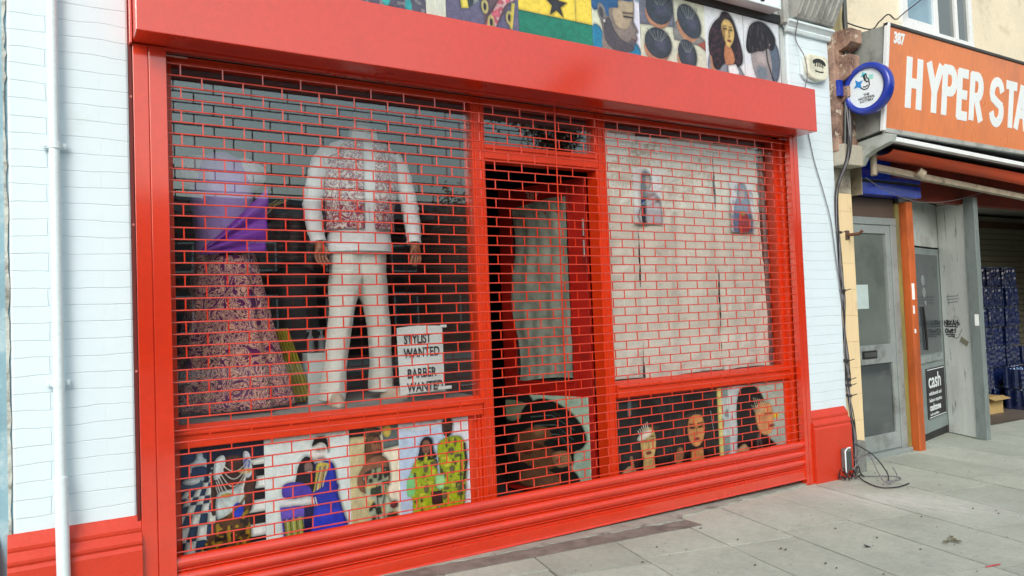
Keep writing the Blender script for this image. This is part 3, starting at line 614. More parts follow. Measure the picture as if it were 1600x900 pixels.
# ================================================================== ROLLER SHUTTER
def shutter():
    t = thing('roller_shutter', 'red see-through brick-pattern roller shutter closed over the whole shopfront', 'shutter', (2.8, 0, .08))
    X0, X1 = .47, 5.20
    g = MB(); r = .0042; zs = [2.815 - .05865 * k for k in range(42)]
    for z in zs: g.tube([(X0, 0, z), (X1, 0, z)], r, 6)
    grille = g.build('grille_rods', M['red'], t, smooth=True)
    g = MB()
    for k in range(41):
        z1, z0 = zs[k] - .003, zs[k + 1] + .003; x = .568 + (.1 if k % 2 else 0)
        while x < X1 - .02:
            g.box(x - .0032, x + .0032, -.0022, .0022, z0, z1); x += .2006
    g.box(2.838, 2.846, -.0095, -.0055, .39, 2.87)
    g.build('grille_links', M['red'], t)
    def slat(z1, z0, b=.024):
        n = 18; zc = z0 + .012; out = [(-.002 - b * math.sin(math.pi * (k / n)) ** .8, z1 - (z1 - zc) * k / n) for k in range(n + 1)]
        return [(.008, z1)] + out + [(-.010, zc - .003), (-.011, z0 + .004), (-.002, z0 + .002), (.008, z0)]
    for (a, b) in ((.392, .318), (.318, .247), (.247, .178)):
        pr = slat(a, b); MB().prof(pr[::-1], .49, 5.19).build('slat', M['red'], t, bevel=.0015)
    pr = [(.012, .178), (-.012, .176), (-.02, .170), (-.012, .166), (-.012, .162), (-.024, .156), (-.024, .098), (-.03, .092), (-.03, .086), (.012, .086)]
    MB().prof(pr, .49, 5.19).build('bottom_rail', M['red'], t, bevel=.0015)
    for (x0, xm, x1) in ((.352, .42, .500), (5.165, 5.205, 5.258)):
        m = MB(); m.box(x0, xm - .002, -.034, .02, zg(xm) - .005, 2.878); m.box(xm + .002, x1, -.036, -.012, zg(xm) - .005, 2.878); m.box(xm - .002, xm + .002, -.03, .02, zg(xm), 2.878); m.box(xm + .004, x1, .012, .03, zg(xm), 2.878)
        m.build('guide_rail', M['red'], t, bevel=.0025)
    m = MB(); m.box(.336, .349, -.015, .03, .08, 2.878); m.build('gap_strip', mat('shaded_gap_red', S(96, 22, 16), .5), t)  # strip filling the gap beside the guide, its shade put into the dark red
    h = MB(); h.box(.352, 5.285, -.21, .025, 2.882, 3.228); h.build('hood', M['red'], t, bevel=.004)
    m = MB(); m.box(.338, .3495, -.06, .02, 2.87, 3.6); m.build('end_plate', M['red'], t, bevel=.002)
    m = MB(); m.box(.5, 5.165, -.03, .02, 2.868, 2.8815); m.build('lintel_rail', M['red'], t, bevel=.002)
    gv = mat('worn_galvanised', S(180, 150, 145), .4, metal=.5); MB().box(.50, .60, -.016, -.012, 2.842, 2.850).build('stop_bar', gv, t); MB().box(5.06, 5.19, -.016, -.012, 2.842, 2.850).build('stop_bar', gv, t)
    r = random.Random(4)
    psc = mat('pale_screw', S(190, 120, 110), .4)
    for (x, z) in ((.343, 2.62), (.343, 2.0), (.343, 1.3)): MB().tube([(x, -.0155, z), (x, -.019, z)], .006, 10).build('screw', psc, t)
shutter()

# ================================================================== DRAINPIPE
def pipe():
    t = thing('drainpipe', 'thin white painted pipe running down the white brick pier at the left', 'pipe', (.03, -.05, .1))
    MB().tube([(.018, -.042, 6.3), (.022, -.043, 3), (.028, -.046, .80)], .0225, 18).build('pipe', M['pipe'], t, smooth=True)
    MB().tube([(.028, -.054, .84), (.031, -.075, .62), (.033, -.085, .4), (.034, -.09, .09)], [.0265, .0275, .0275, .0275], 18).build('lower_pipe', M['pipe'], t, smooth=True)
    m = MB()
    for z, r in ((.845, .029), (.815, .031), (.79, .027), (.765, .031)): m.tube([(.028, -.050, z - .009), (.028, -.050, z - .004), (.028, -.05, z + .004), (.028, -.050, z + .009)], [r - .003, r, r, r - .003], 18)
    m.build('coupler', M['pipe'], t, smooth=True)
    for z in (1.27, 2.35, 3.5):
        m = MB(); m.tube([(.025, -.044, z - .016), (.025, -.044, z + .016)], .0265, 18); m.box(-.022, .072, -.03, -.008, z - .013, z + .013); m.tube([(-.013, -.034, z), (-.013, -.028, z)], .006, 8); m.tube([(.062, -.034, z), (.062, -.028, z)], .006, 8)
        m.build('bracket', M['pipe'], t, bevel=.002)
pipe()

# ================================================================== POSTER ART
SK = C(120, 82, 62); SKL = C(190, 140, 100); HAIR = C(26, 22, 24)
def art_checker():
    c = Cv(86, 104, C(222, 232, 230), 1); r = c.rng
    X, Y = c.X, c.Y
    v = (Y - .18); row = np.floor(10 / (1.25 - Y * .9)).astype(int) if False else np.floor((1.9 / (Y + .35)) * 5).astype(int); colm = np.floor((X - .55) * 8 / (Y + .1) - Y * 2).astype(int)
    chk = ((row + colm) % 2 == 0) & (X < .5); c.put(chk, C(34, 62, 96))
    st = (X > .72) & (((Y * 9).astype(int)) % 2 == 0); c.put(st, C(20, 22, 30))
    c.poly([(0, 0), (1, 0), (1, .16), (.6, .2), (.35, .2), (.3, .32), (0, .34)], C(22, 30, 52)); m = c.poly([(0, .05), (.3, .05), (.3, .3), (0, .34)], C(36, 58, 92)); c.tex(m, C(170, 190, 200), 9, 14, .68)
    c.ell(.12, .33, .13, .06, C(60, 90, 120)); c.ell(.12, .3, .1, .03, C(200, 215, 220))
    c.poly([(.36, .24), (.44, .15), (.58, .11), (.72, .13), (.84, .2), (.9, .34), (.86, .5), (.82, .64), (.74, .64), (.7, .48), (.56, .5), (.42, .5), (.4, .62), (.34, .6)], C(66, 46, 44), curve=True)
    c.poly([(.4, .14), (.5, .1), (.52, .18), (.44, .3), (.38, .3)], C(205, 222, 226), curve=True); c.poly([(.74, .1), (.82, .12), (.84, .3), (.76, .32)], C(205, 215, 228), curve=True)
    c.ell(.78, .2, .04, .05, C(90, 110, 190)); c.ell(.76, .27, .08, .025, C(200, 170, 90))
    m = c.poly([(.4, .5), (.44, .44), (.6, .42), (.72, .4), (.74, .62), (.64, .7), (.42, .68)], C(196, 218, 222), curve=True)
    for k in range(7):
        t = .16 + .035 * k; c.line([(.46 + .35 * j / 12 - .01 * k, t + (.10 + .035 * k) * math.sin(math.pi * j / 12)) for j in range(13)], .008, C(232, 236, 230))
    c.ell(.52, .47, .07, .02, C(190, 170, 80))
    m = c.poly([(.38, .7), (.5, .66), (.76, .58), (.8, .7), (.76, 1), (.2, 1), (.28, .85)], C(78, 54, 34), curve=True); c.tex(m, C(160, 130, 40), 22, 26, .62); c.tex(m, C(40, 30, 30), 26, 30, .68)
    c.ell(.66, .62, .07, .07, C(36, 62, 190)); c.line([(.55, .66), (.7, .56), (.76, .5)], .02, C(120, 90, 30))
    c.vary(.1); return c
def art_couple_blue():
    c = Cv(96, 104, C(206, 222, 224), 2)
    c.poly([(.5, .36), (.62, .28), (.78, .3), (.83, .44), (.84, .6), (.9, .8), (.93, 1), (.46, 1), (.5, .7)], C(38, 52, 168), curve=True)
    c.poly([(.56, .7), (.9, .78), (.93, 1), (.46, 1)], C(44, 60, 190))
    c.ell(.635, .175, .085, .115, C(214, 216, 214)); c.poly([(.55, .12), (.58, .05), (.66, .03), (.73, .07), (.74, .2), (.71, .12), (.64, .09)], HAIR, curve=True)
    c.line([(.6, .16), (.64, .165)], .01, C(90, 70, 60)); c.line([(.67, .165), (.7, .16)], .01, C(90, 70, 60)); c.line([(.62, .245), (.67, .245)], .012, C(150, 110, 100)); c.poly([(.57, .24), (.7, .25), (.66, .31), (.6, .31)], C(160, 150, 146), .6, True)
    c.poly([(.6, .3), (.72, .3), (.74, .34), (.66, .5), (.6, .6), (.54, .6), (.58, .42)], C(214, 200, 90), curve=True)
    for k in range(5): c.line([(.64 + .02 * k, .33), (.56 + .02 * k, .6)], .009, (C(40, 60, 150), C(230, 230, 220), C(190, 90, 50))[k % 3])
    c.poly([(.38, .3), (.46, .21), (.55, .25), (.58, .36), (.56, .52), (.5, .62), (.34, .56), (.26, .52), (.34, .44)], C(34, 28, 38), curve=True)
    c.ell(.5, .32, .05, .06, C(120, 100, 96)); c.line([(.49, .36), (.53, .36)], .012, C(210, 200, 200))
    c.poly([(.2, .46), (.34, .44), (.5, .5), (.54, .62), (.46, .68), (.28, .66), (.2, .58)], C(74, 60, 166), curve=True)
    c.poly([(.52, .58), (.8, .5), (.84, .58), (.6, .66), (.5, .66)], C(40, 50, 160), curve=True)
    c.poly([(.16, .56), (.3, .6), (.5, .6), (.56, .66), (.46, .68), (.2, .64)], C(214, 222, 228), curve=True)
    for k in range(4): c.line([(.48 + .03 * k, .62), (.5 + .03 * k, .7)], .014, C(226, 226, 226))
    m = c.poly([(.16, .66), (.44, .68), (.5, 1), (.2, 1)], C(104, 84, 190), curve=False); m = c.poly([(.2, .8), (.42, .78), (.44, 1), (.22, 1)], C(172, 184, 80))
    for k in range(7): c.line([(.2 + .035 * k, .78), (.22 + .035 * k, 1)], .008, (C(30, 30, 60), C(225, 225, 200))[k % 2])
    c.poly([(.44, .68), (.56, .68), (.5, 1), (.42, 1)], C(24, 26, 70)); c.vary(.06); return c
def art_dress():
    c = Cv(62, 104, C(188, 182, 142), 3)
    c.poly([(.45, 0), (1, 0), (1, 1), (.6, 1)], C(222, 220, 200)); c.poly([(0, 0), (.3, 0), (.3, .08), (0, .08)], C(36, 36, 34)); c.poly([(.66, 0), (1, 0), (1, .22), (.68, .24)], C(90, 104, 104)); c.ell(.76, .05, .09, .07, C(196, 180, 90))
    c.poly([(.3, .02), (.5, .0), (.64, .04), (.6, .1), (.34, .1)], C(96, 78, 60), curve=True)
    c.poly([(.34, .1), (.46, .06), (.6, .1), (.66, .24), (.6, .36), (.4, .44), (.3, .4), (.3, .2)], C(64, 48, 40), curve=True)
    for k in range(5): c.line([(.36 + .03 * k, .1), (.3 + .035 * k, .42)], .012, C(110, 84, 60))
    c.ell(.54, .19, .095, .085, C(132, 92, 70)); c.line([(.5, .17), (.53, .17)], .008, HAIR); c.line([(.56, .17), (.6, .17)], .008, HAIR); c.line([(.53, .235), (.58, .235)], .01, C(110, 40, 40))
    c.poly([(.24, .4), (.4, .32), (.62, .3), (.76, .36), (.8, .5), (.76, .62), (.66, .56), (.4, .56), (.3, .66), (.16, .6), (.14, .5)], C(128, 90, 70), curve=True)
    m = c.poly([(.3, .46), (.74, .42), (.76, .56), (.74, .7), (.86, .84), (.92, 1), (.34, 1), (.36, .8), (.28, .6)], C(168, 182, 160), curve=True)
    c.tex(m, C(54, 66, 50), 9, 24, .6); c.tex(m, C(206, 196, 130), 8, 20, .74); m = c.poly([(.3, .45), (.74, .42), (.76, .52), (.36, .56)], C(54, 50, 50), curve=True); c.tex(m, C(150, 160, 130), 20, 20, .6)
    c.line([(.52, .6), (.54, 1)], .012, C(40, 44, 60)); c.line([(.7, .62), (.64, .8), (.66, 1)], .01, C(40, 40, 60)); c.ell(.86, .82, .08, .04, C(96, 50, 54)); c.vary(.1); return c
def art_couple_yellow():
    c = Cv(94, 104, C(176, 200, 226), 4); c.poly([(.5, 0), (1, 0), (1, 1), (.9, 1), (.93, .3)], C(208, 216, 226)); c.poly([(0, 0), (.4, 0), (.7, .06), (.3, .1), (0, .06)], C(200, 214, 226))
    G = C(150, 172, 30)
    m1 = c.poly([(.54, .28), (.7, .2), (.88, .22), (.95, .36), (.95, .6), (.92, .82), (.86, 1), (.56, 1), (.56, .6)], G, curve=True)
    c.ell(.685, .1, .075, .1, C(70, 50, 44)); c.poly([(.61, .08), (.63, .01), (.73, 0), (.77, .08), (.74, .06), (.66, .04)], HAIR, curve=True); c.ell(.69, .155, .05, .04, C(40, 30, 30)); c.line([(.66, .09), (.72, .09)], .01, C(30, 24, 24))
    m2 = c.poly([(.18, .46), (.3, .36), (.46, .36), (.52, .5), (.54, .7), (.5, .98), (.2, 1), (.16, .8), (.1, .7)], G, curve=True)
    c.poly([(.28, .3), (.3, .22), (.37, .17), (.46, .2), (.48, .32), (.52, .4), (.4, .42), (.26, .4)], C(34, 32, 42), curve=True)
    c.ell(.375, .275, .06, .075, C(126, 92, 76)); c.line([(.34, .27), (.37, .27)], .009, HAIR); c.line([(.39, .27), (.42, .27)], .009, HAIR); c.line([(.36, .32), (.4, .32)], .012, C(110, 50, 50))
    for mm in (m1, m2): c.tex(mm, C(190, 196, 60), 22, 26, .66); c.tex(mm, C(92, 84, 60), 24, 24, .78)
    for (x, y) in ((.74, .36), (.74, .56), (.36, .5), (.5, .46), (.36, .72), (.62, .82), (.84, .78)): c.ell(x, y, .035, .045, C(96, 92, 66))
    c.line([(.93, .3), (.95, .5), (.9, .7)], .03, C(60, 44, 40)); c.line([(.57, .5), (.58, .9)], .012, C(60, 70, 40)); c.line([(.87, .4), (.85, .9)], .015, C(60, 64, 40))
    c.poly([(.1, .6), (.18, .54), (.2, .74), (.1, .76)], C(120, 200, 130), curve=True); c.poly([(.5, .6), (.62, .6), (.6, .74), (.5, .72)], C(150, 210, 150), curve=True); c.poly([(.42, .76), (.58, .76), (.58, .9), (.44, .9)], C(60, 36, 40)); c.vary(.07); return c
def art_braids(seed, face, cx, fy, lines=True, bg=C(24, 26, 28)):
    c = Cv(90, 100, bg, seed); c.tex(c.Y < 2, C(44, 50, 50), 6, 9, .6, .5)
    c.poly([(cx - .26, .9), (cx - .24, .4), (cx - .14, .12), (cx + .02, .03), (cx + .18, .12), (cx + .26, .4), (cx + .3, 1), (cx - .2, 1)], C(20, 18, 20), curve=True)
    c.poly([(cx - .1, .8), (cx + .1, .78), (cx + .12, 1), (cx - .12, 1)], tuple(v * .85 for v in face))
    c.ell(cx, fy, .145, .24, face); c.ell(cx - .07, fy + .02, .08, .2, tuple(v * .7 for v in face), .5, soft=.6); c.ell(cx + .05, fy - .08, .07, .07, tuple(min(1, v * 1.5) for v in face), .6, soft=.8)
    c.poly([(cx - .17, fy - .06), (cx - .13, fy - .24), (cx, fy - .3), (cx + .13, fy - .24), (cx + .17, fy - .06), (cx + .1, fy - .17), (cx, fy - .2), (cx - .1, fy - .17)], C(22, 20, 20), curve=True)
    for s_ in (-1, 1):
        c.line([(cx + s_ * .035, fy - .02), (cx + s_ * .1, fy - .025)], .022, C(34, 22, 20)); c.line([(cx + s_ * .03, fy - .07), (cx + s_ * .11, fy - .075)], .012, C(40, 26, 22))
    c.line([(cx, fy - .02), (cx + .012, fy + .07), (cx - .015, fy + .08)], .012, tuple(v * .55 for v in face)); c.ell(cx, fy + .135, .05, .022, C(150, 60, 56)); c.line([(cx - .045, fy + .133), (cx + .045, fy + .133)], .006, C(70, 26, 30))
    for k in range(9):
        a = math.pi * (.12 + .76 * k / 8); x = cx + .13 * math.cos(a); y = fy - .17 - .05 * math.sin(a)
        c.line([(x, y + .03), (cx + .14 * math.cos(a), fy - .19 - .045 * math.sin(a))], .005, C(128, 116, 98))
    for k in range(8): s_ = -1 if k % 2 else 1; x = cx + s_ * (.17 + .02 * k); c.line([(x * .5 + cx * .5 + s_ * .05, fy - .2), (x, fy), (x + s_ * .03, 1)], .008, C(70, 60, 56))
    return c
def art_b1():
    c = art_braids(11, C(196, 168, 110), .56, .6); c.ell(.5, .5, .15, .05, C(226, 226, 216), .8, rot=-20)
    for k in range(6): c.line([(.42 + .03 * k, .5 - .01 * k), (.38 + .035 * k, .43 - .02 * k)], .012, C(232, 232, 228))
    c.poly([(.08, .92), (.2, .86), (.3, .9), (.32, 1), (.06, 1)], C(160, 140, 110), curve=True); c.line([(.24, .76), (.27, .92)], .05, C(150, 110, 80)); c.line([(.25, .06), (.24, .2)], .06, C(110, 130, 130), .6); c.vary(.12); return c
def art_b2():
    c = art_braids(12, C(198, 138, 84), .42, .52); c.put((c.X > .80), C(204, 196, 120)); c.put((c.X > .88), C(176, 192, 192)); c.tex(c.X > .88, C(120, 140, 140), 6, 8, .6)
    c.ell(.12, .85, .07, .12, C(150, 100, 70), rot=15); c.line([(.68, .3), (.72, .6)], .01, C(170, 170, 180)); c.vary(.12); return c
def art_b3():
    c = Cv(84, 100, C(160, 178, 168), 13)
    c.poly([(.0, 0), (.22, 0), (.16, 1), (0, 1)], C(186, 196, 200)); c.poly([(.14, .3), (.2, .08), (.34, .02), (.5, .06), (.62, .24), (.66, .5), (.64, .74), (.84, .96), (.8, 1), (.18, 1), (.14, .6)], C(20, 19, 22), curve=True)
    c.poly([(.46, .36), (.58, .28), (.74, .32), (.78, .44), (.84, .5), (.78, .56), (.78, .66), (.7, .76), (.56, .74), (.48, .6)], C(200, 146, 96), curve=True)
    c.ell(.6, .55, .09, .15, C(160, 104, 70), .6, soft=.7); c.line([(.64, .46), (.75, .46)], .02, C(36, 24, 22)); c.ell(.84, .5, .05, .04, C(210, 200, 60)); c.ell(.74, .64, .05, .022, C(150, 60, 60))
    for k in range(8): c.line([(.44 + .035 * k, .2 + .01 * k), (.48 + .035 * k, .34 - .006 * k)], .009, C(210, 206, 180)); c.line([(.4 + .03 * k, .3 + .01 * k), (.46 + .02 * k, .42)], .007, C(190, 186, 160))
    for k in range(5): c.line([(.5, .7), (.42 + .05 * k, 1)], .012, C(120, 110, 110) if k % 2 else C(60, 40, 40))
    c.poly([(.12, .9), (.26, .84), (.34, 1), (.1, 1)], C(170, 140, 110), curve=True); c.vary(.08); return c
def art_doorhair():
    c = Cv(120, 110, C(30, 32, 32), 21)
    c.poly([(.3, 0), (1, .0), (1, 1), (.8, .9), (.7, .5)], C(150, 176, 160)); c.poly([(.0, .08), (.26, .1), (.3, .2), (.1, .3), (0, .26)], C(120, 130, 106), curve=True)
    c.poly([(.2, .2), (.44, .04), (.72, .12), (.9, .28), (.96, .44), (.9, .54), (.82, .58), (.8, .7), (.74, .72), (.7, .6), (.5, .44), (.26, .5)], C(24, 26, 26), curve=True)
    for k in range(7): c.line([(.3 + .02 * k, .2 + .045 * k), (.55 + .02 * k, .16 + .05 * k), (.84 - .01 * k, .3 + .05 * k)], .010, C(84, 100, 96) if k % 2 else C(52, 60, 60))
    c.poly([(.1, .5), (.3, .36), (.5, .34), (.56, .44), (.46, .52), (.6, .6), (.66, .7), (.5, .8), (.3, .78), (.14, .7)], C(98, 68, 48), curve=True)
    c.ell(.42, .4, .1, .06, C(150, 122, 88), .7, soft=.8); c.ell(.4, .56, .1, .03, C(60, 40, 32), .9, rot=12); c.ell(.26, .62, .06, .04, C(70, 46, 34), .8); c.poly([(.56, .62), (.74, .58), (.78, .7), (.62, .76)], C(140, 108, 80), curve=True); c.line([(.6, .7), (.66, .66)], .015, C(120, 50, 44))
    c.poly([(.0, .74), (.4, .8), (.8, .78), (.8, 1), (0, 1)], C(34, 32, 30), curve=True); c.poly([(.2, .84), (.5, .8), (.66, .9), (.5, 1), (.16, .98)], C(110, 78, 58), .8, True); c.vary(.14); return c
def art_small1():
    c = Cv(44, 60, C(248, 252, 255), 31); c.poly([(.26, .3), (.3, .12), (.42, .05), (.58, .1), (.62, .25), (.5, .3), (.44, .5), (.4, 1), (.27, 1), (.25, .6)], C(46, 42, 60), curve=True)
    c.ell(.52, .25, .1, .12, C(200, 168, 160)); c.poly([(.44, .38), (.6, .4), (.86, .5), (.96, .7), (.94, 1), (.42, 1), (.42, .6)], C(206, 204, 214), curve=True); m = c.poly([(.46, .44), (.84, .5), (.88, .58), (.5, .56)], C(196, 160, 170), curve=True); c.tex(m, C(150, 100, 110), 14, 14, .6)
    c.line([(.24, .7), (.12, .86), (.2, .98)], .02, C(120, 110, 120)); c.poly([(.27, .55), (.38, .55), (.38, .66), (.27, .66)], C(40, 60, 140)); return c
def art_small2():
    c = Cv(40, 60, C(244, 246, 255), 32); c.poly([(.3, .3), (.34, .05), (.6, .04), (.74, .2), (.84, .5), (.86, 1), (.14, 1), (.16, .5)], C(118, 136, 176), curve=True); c.tex(c.Y > .1, C(170, 180, 206), 8, 12, .66, .6)
    c.ell(.5, .26, .13, .1, C(196, 168, 176)); c.poly([(.36, .66), (.56, .6), (.74, .66), (.78, .96), (.34, .98)], C(186, 70, 72), curve=True); c.ell(.5, .62, .12, .05, C(200, 170, 90)); return c
def art_fabric1():
    c = Cv(70, 80, C(84, 88, 108), 41); c.tex(c.Y < 2, C(128, 136, 146), 20, 26, .6); c.ell(.42, .86, .06, .09, C(60, 176, 176)); c.ell(.74, .90, .05, .08, C(50, 160, 166)); c.poly([(.3, .4), (.5, .3), (.6, .6), (.35, .75)], C(126, 92, 84), curve=True); c.put(c.Y > .97, C(196, 190, 176)); return c
def art_fabric2():
    c = Cv(86, 80, C(96, 100, 130), 42)
    c.poly([(.2, 0), (.28, .3), (.3, .78), (.2, .8), (.14, .3), (.12, 0)], C(222, 216, 100)); m = c.poly([(.2, 0), (.5, 0), (.52, .6), (.3, .78), (.24, .4)], C(130, 150, 146)); c.tex(m, C(54, 70, 80), 26, 26, .5)
    c.poly([(.5, 0), (.9, 0), (.96, .4), (.7, .9), (.55, 1), (.5, .8)], C(96, 84, 96), curve=True); m = c.poly([(.98, .1), (.99, .5), (.8, .66), (.64, .98), (.5, .98), (.72, .6), (.86, .3)], C(206, 110, 130), curve=True); c.tex(m, C(226, 190, 196), 20, 24, .6)
    for (x, y) in ((.55, .5), (.52, .72), (.56, .36), (.6, .9), (.86, .8)): c.ell(x, y, .05, .09, C(206, 204, 140)); c.ell(x, y, .02, .05, C(60, 60, 80))
    c.poly([(.9, .6), (.95, .6), (.9, .95), (.86, .92)], C(206, 200, 100)); return c
def art_profile():
    c = Cv(84, 92, C(206, 218, 200), 43); c.put(c.X > .84, C(212, 218, 236))
    c.poly([(0, .68), (.14, .66), (.3, .84), (.56, .86), (.86, .78), (1, .9), (1, 1), (0, 1)], C(40, 126, 168), curve=True)
    c.poly([(.14, .5), (.12, .3), (.3, .28), (.56, .2), (.86, .18), (.87, .42), (.86, .5), (.95, .62), (.9, .66), (.93, .72), (.88, .8), (.8, .92), (.5, 1), (.2, .96), (.2, .7)], C(128, 122, 118), curve=True)
    c.poly([(.56, .25), (.86, .2), (.86, .42), (.8, .5), (.7, .62), (.5, .6), (.42, .45), (.46, .34)], C(176, 164, 140), .85, True); c.poly([(.24, .56), (.36, .52), (.44, .66), (.6, .78), (.84, .84), (.8, .92), (.5, .96), (.26, .84)], C(66, 68, 82), .85, True)
    c.poly([(0, 0), (.88, 0), (.86, .2), (.56, .24), (.54, .34), (.36, .38), (.34, .5), (.22, .42), (.14, .38), (.1, .44), (0, .4)], C(44, 92, 140), curve=True); c.tex(c.Y < .2, C(40, 130, 170), 26, 12, .55, .6)
    c.ell(.2, .46, .085, .13, C(120, 122, 124), rot=-14); c.ell(.19, .46, .04, .07, C(70, 76, 84), rot=-14); c.ell(.24, .57, .025, .022, C(235, 235, 235))
    c.line([(.66, .45), (.84, .44)], .022, C(46, 50, 60)); c.line([(.64, .40), (.86, .38)], .014, C(60, 60, 66)); c.line([(.8, .74), (.9, .76)], .018, C(110, 70, 90)); c.ell(.82, .8, .1, .06, C(60, 66, 84), .7, soft=.5); c.vary(.05); return c
def art_heads():
    c = Cv(104, 92, C(198, 206, 190), 44)
    c.poly([(.0, .1), (.5, 0), (.52, .44), (0, .5)], C(104, 110, 128)); c.poly([(.48, .38), (.62, .3), (.98, .54), (.98, .64), (.5, .62)], C(88, 92, 104), .8)
    for (x, y, rx, ry, ro) in ((.3, .2, .2, .25, 25), (.75, .3, .17, .26, -30), (.26, .72, .2, .22, 10), (.7, .8, .145, .22, -10)):
        c.ell(x - .03, y + .10, rx * .92, ry * .85, C(176, 132, 106), rot=ro); c.ell(x, y, rx, ry, C(58, 66, 78), rot=ro); c.ell(x + .03, y, rx * .55, ry * .6, C(76, 80, 104), .8, rot=ro, soft=.5)
        for k in range(7):
            a = -1.1 + .36 * k; c.line([(x + rx * .25 * math.sin(a), y - ry * .15), (x + rx * .6 * math.sin(a), y - ry * .5), (x + rx * .85 * math.sin(a), y - ry * .8)], .011, C(128, 144, 150))
    c.poly([(.86, .62), (1, .54), (1, .7)], C(150, 80, 70)); c.vary(.05); return c
def art_curly():
    c = Cv(72, 104, C(212, 222, 230), 45)
    c.poly([(.08, .72), (.2, .7), (.5, .76), (.8, .8), (.92, .9), (.92, 1), (.1, 1)], C(126, 134, 150), curve=True); c.poly([(.1, .74), (.22, .66), (.26, 1), (.12, 1)], C(170, 128, 96))
    m = c.poly([(.38, .12), (.46, .03), (.6, .02), (.74, .12), (.84, .3), (.92, .5), (.96, .66), (.92, .78), (.78, .84), (.66, .76), (.56, .78), (.4, .86), (.3, .94), (.18, .9), (.14, .76), (.08, .7), (.08, .45), (.16, .3), (.26, .2)], C(30, 22, 30), curve=True); c.tex(m, C(62, 40, 48), 20, 26, .62)
    c.poly([(.46, .7), (.52, .5), (.66, .56), (.74, .74), (.62, .84), (.52, .84)], C(176, 120, 84), curve=True); c.poly([(.54, .84), (.76, .8), (.84, .9), (.82, 1), (.56, 1)], C(220, 230, 234))
    c.poly([(.42, .24), (.5, .14), (.64, .14), (.74, .24), (.75, .38), (.68, .5), (.58, .56), (.5, .48), (.44, .36)], C(206, 178, 112), curve=True); c.ell(.47, .35, .05, .14, C(120, 80, 50), .7, soft=.5)
    for x in (.52, .66): c.line([(x - .035, .285), (x + .03, .28)], .02, C(34, 26, 26)); c.line([(x - .04, .245), (x + .035, .235)], .009, C(60, 40, 30))
    c.line([(.61, .3), (.63, .39), (.59, .4)], .009, C(130, 90, 60)); c.ell(.61, .455, .05, .018, C(140, 60, 60)); return c
def art_wig():
    c = Cv(76, 104, C(212, 222, 232), 46)
    c.poly([(.64, .2), (.88, .34), (.97, .55), (.95, .75), (.88, .92), (.74, 1), (.66, .7)], C(84, 98, 118), curve=True)
    m = c.poly([(.18, .52), (.3, .5), (.6, .42), (.7, .5), (.74, .72), (.7, .9), (.6, 1), (.36, 1), (.22, .8)], C(146, 142, 146), curve=True); c.ell(.45, .62, .2, .14, C(186, 176, 176), .7, soft=.7); c.ell(.45, .85, .22, .14, C(96, 120, 136), .8, soft=.5)
    m = c.poly([(.06, .5), (.1, .3), (.2, .12), (.44, .03), (.68, .08), (.86, .24), (.84, .38), (.76, .46), (.64, .44), (.5, .5), (.36, .52), (.14, .58)], C(24, 20, 26), curve=True); c.tex(m, C(60, 54, 62), 26, 8, .66)
    c.line([(.6, .44), (.62, .64), (.7, .82), (.8, .98)], .018, C(26, 28, 36)); c.ell(.7, .37, .012, .012, C(220, 220, 230)); c.put(c.X > .985, C(60, 70, 76)); return c
def art_flag():
    c = Cv(110, 92, C(176, 34, 40), 47); c.put(c.Y > .307, C(232, 212, 84)); c.put(c.Y > .668, C(36, 128, 108))
    P = []
    for k in range(10):
        a = -math.pi / 2 + k * math.pi / 5; r = .19 if k % 2 == 0 else .075; P.append((.5 + r * math.cos(a) / c.asp, .5 + r * math.sin(a)))
    c.poly(P, C(54, 60, 66)); c.put((abs(c.X - .765) < .004), C(60, 120, 110), .5); c.vary(.04, 5); return c
def art_plain(col, seed=50):
    c = Cv(20, 40, col, seed); c.vary(.06, 4); return c

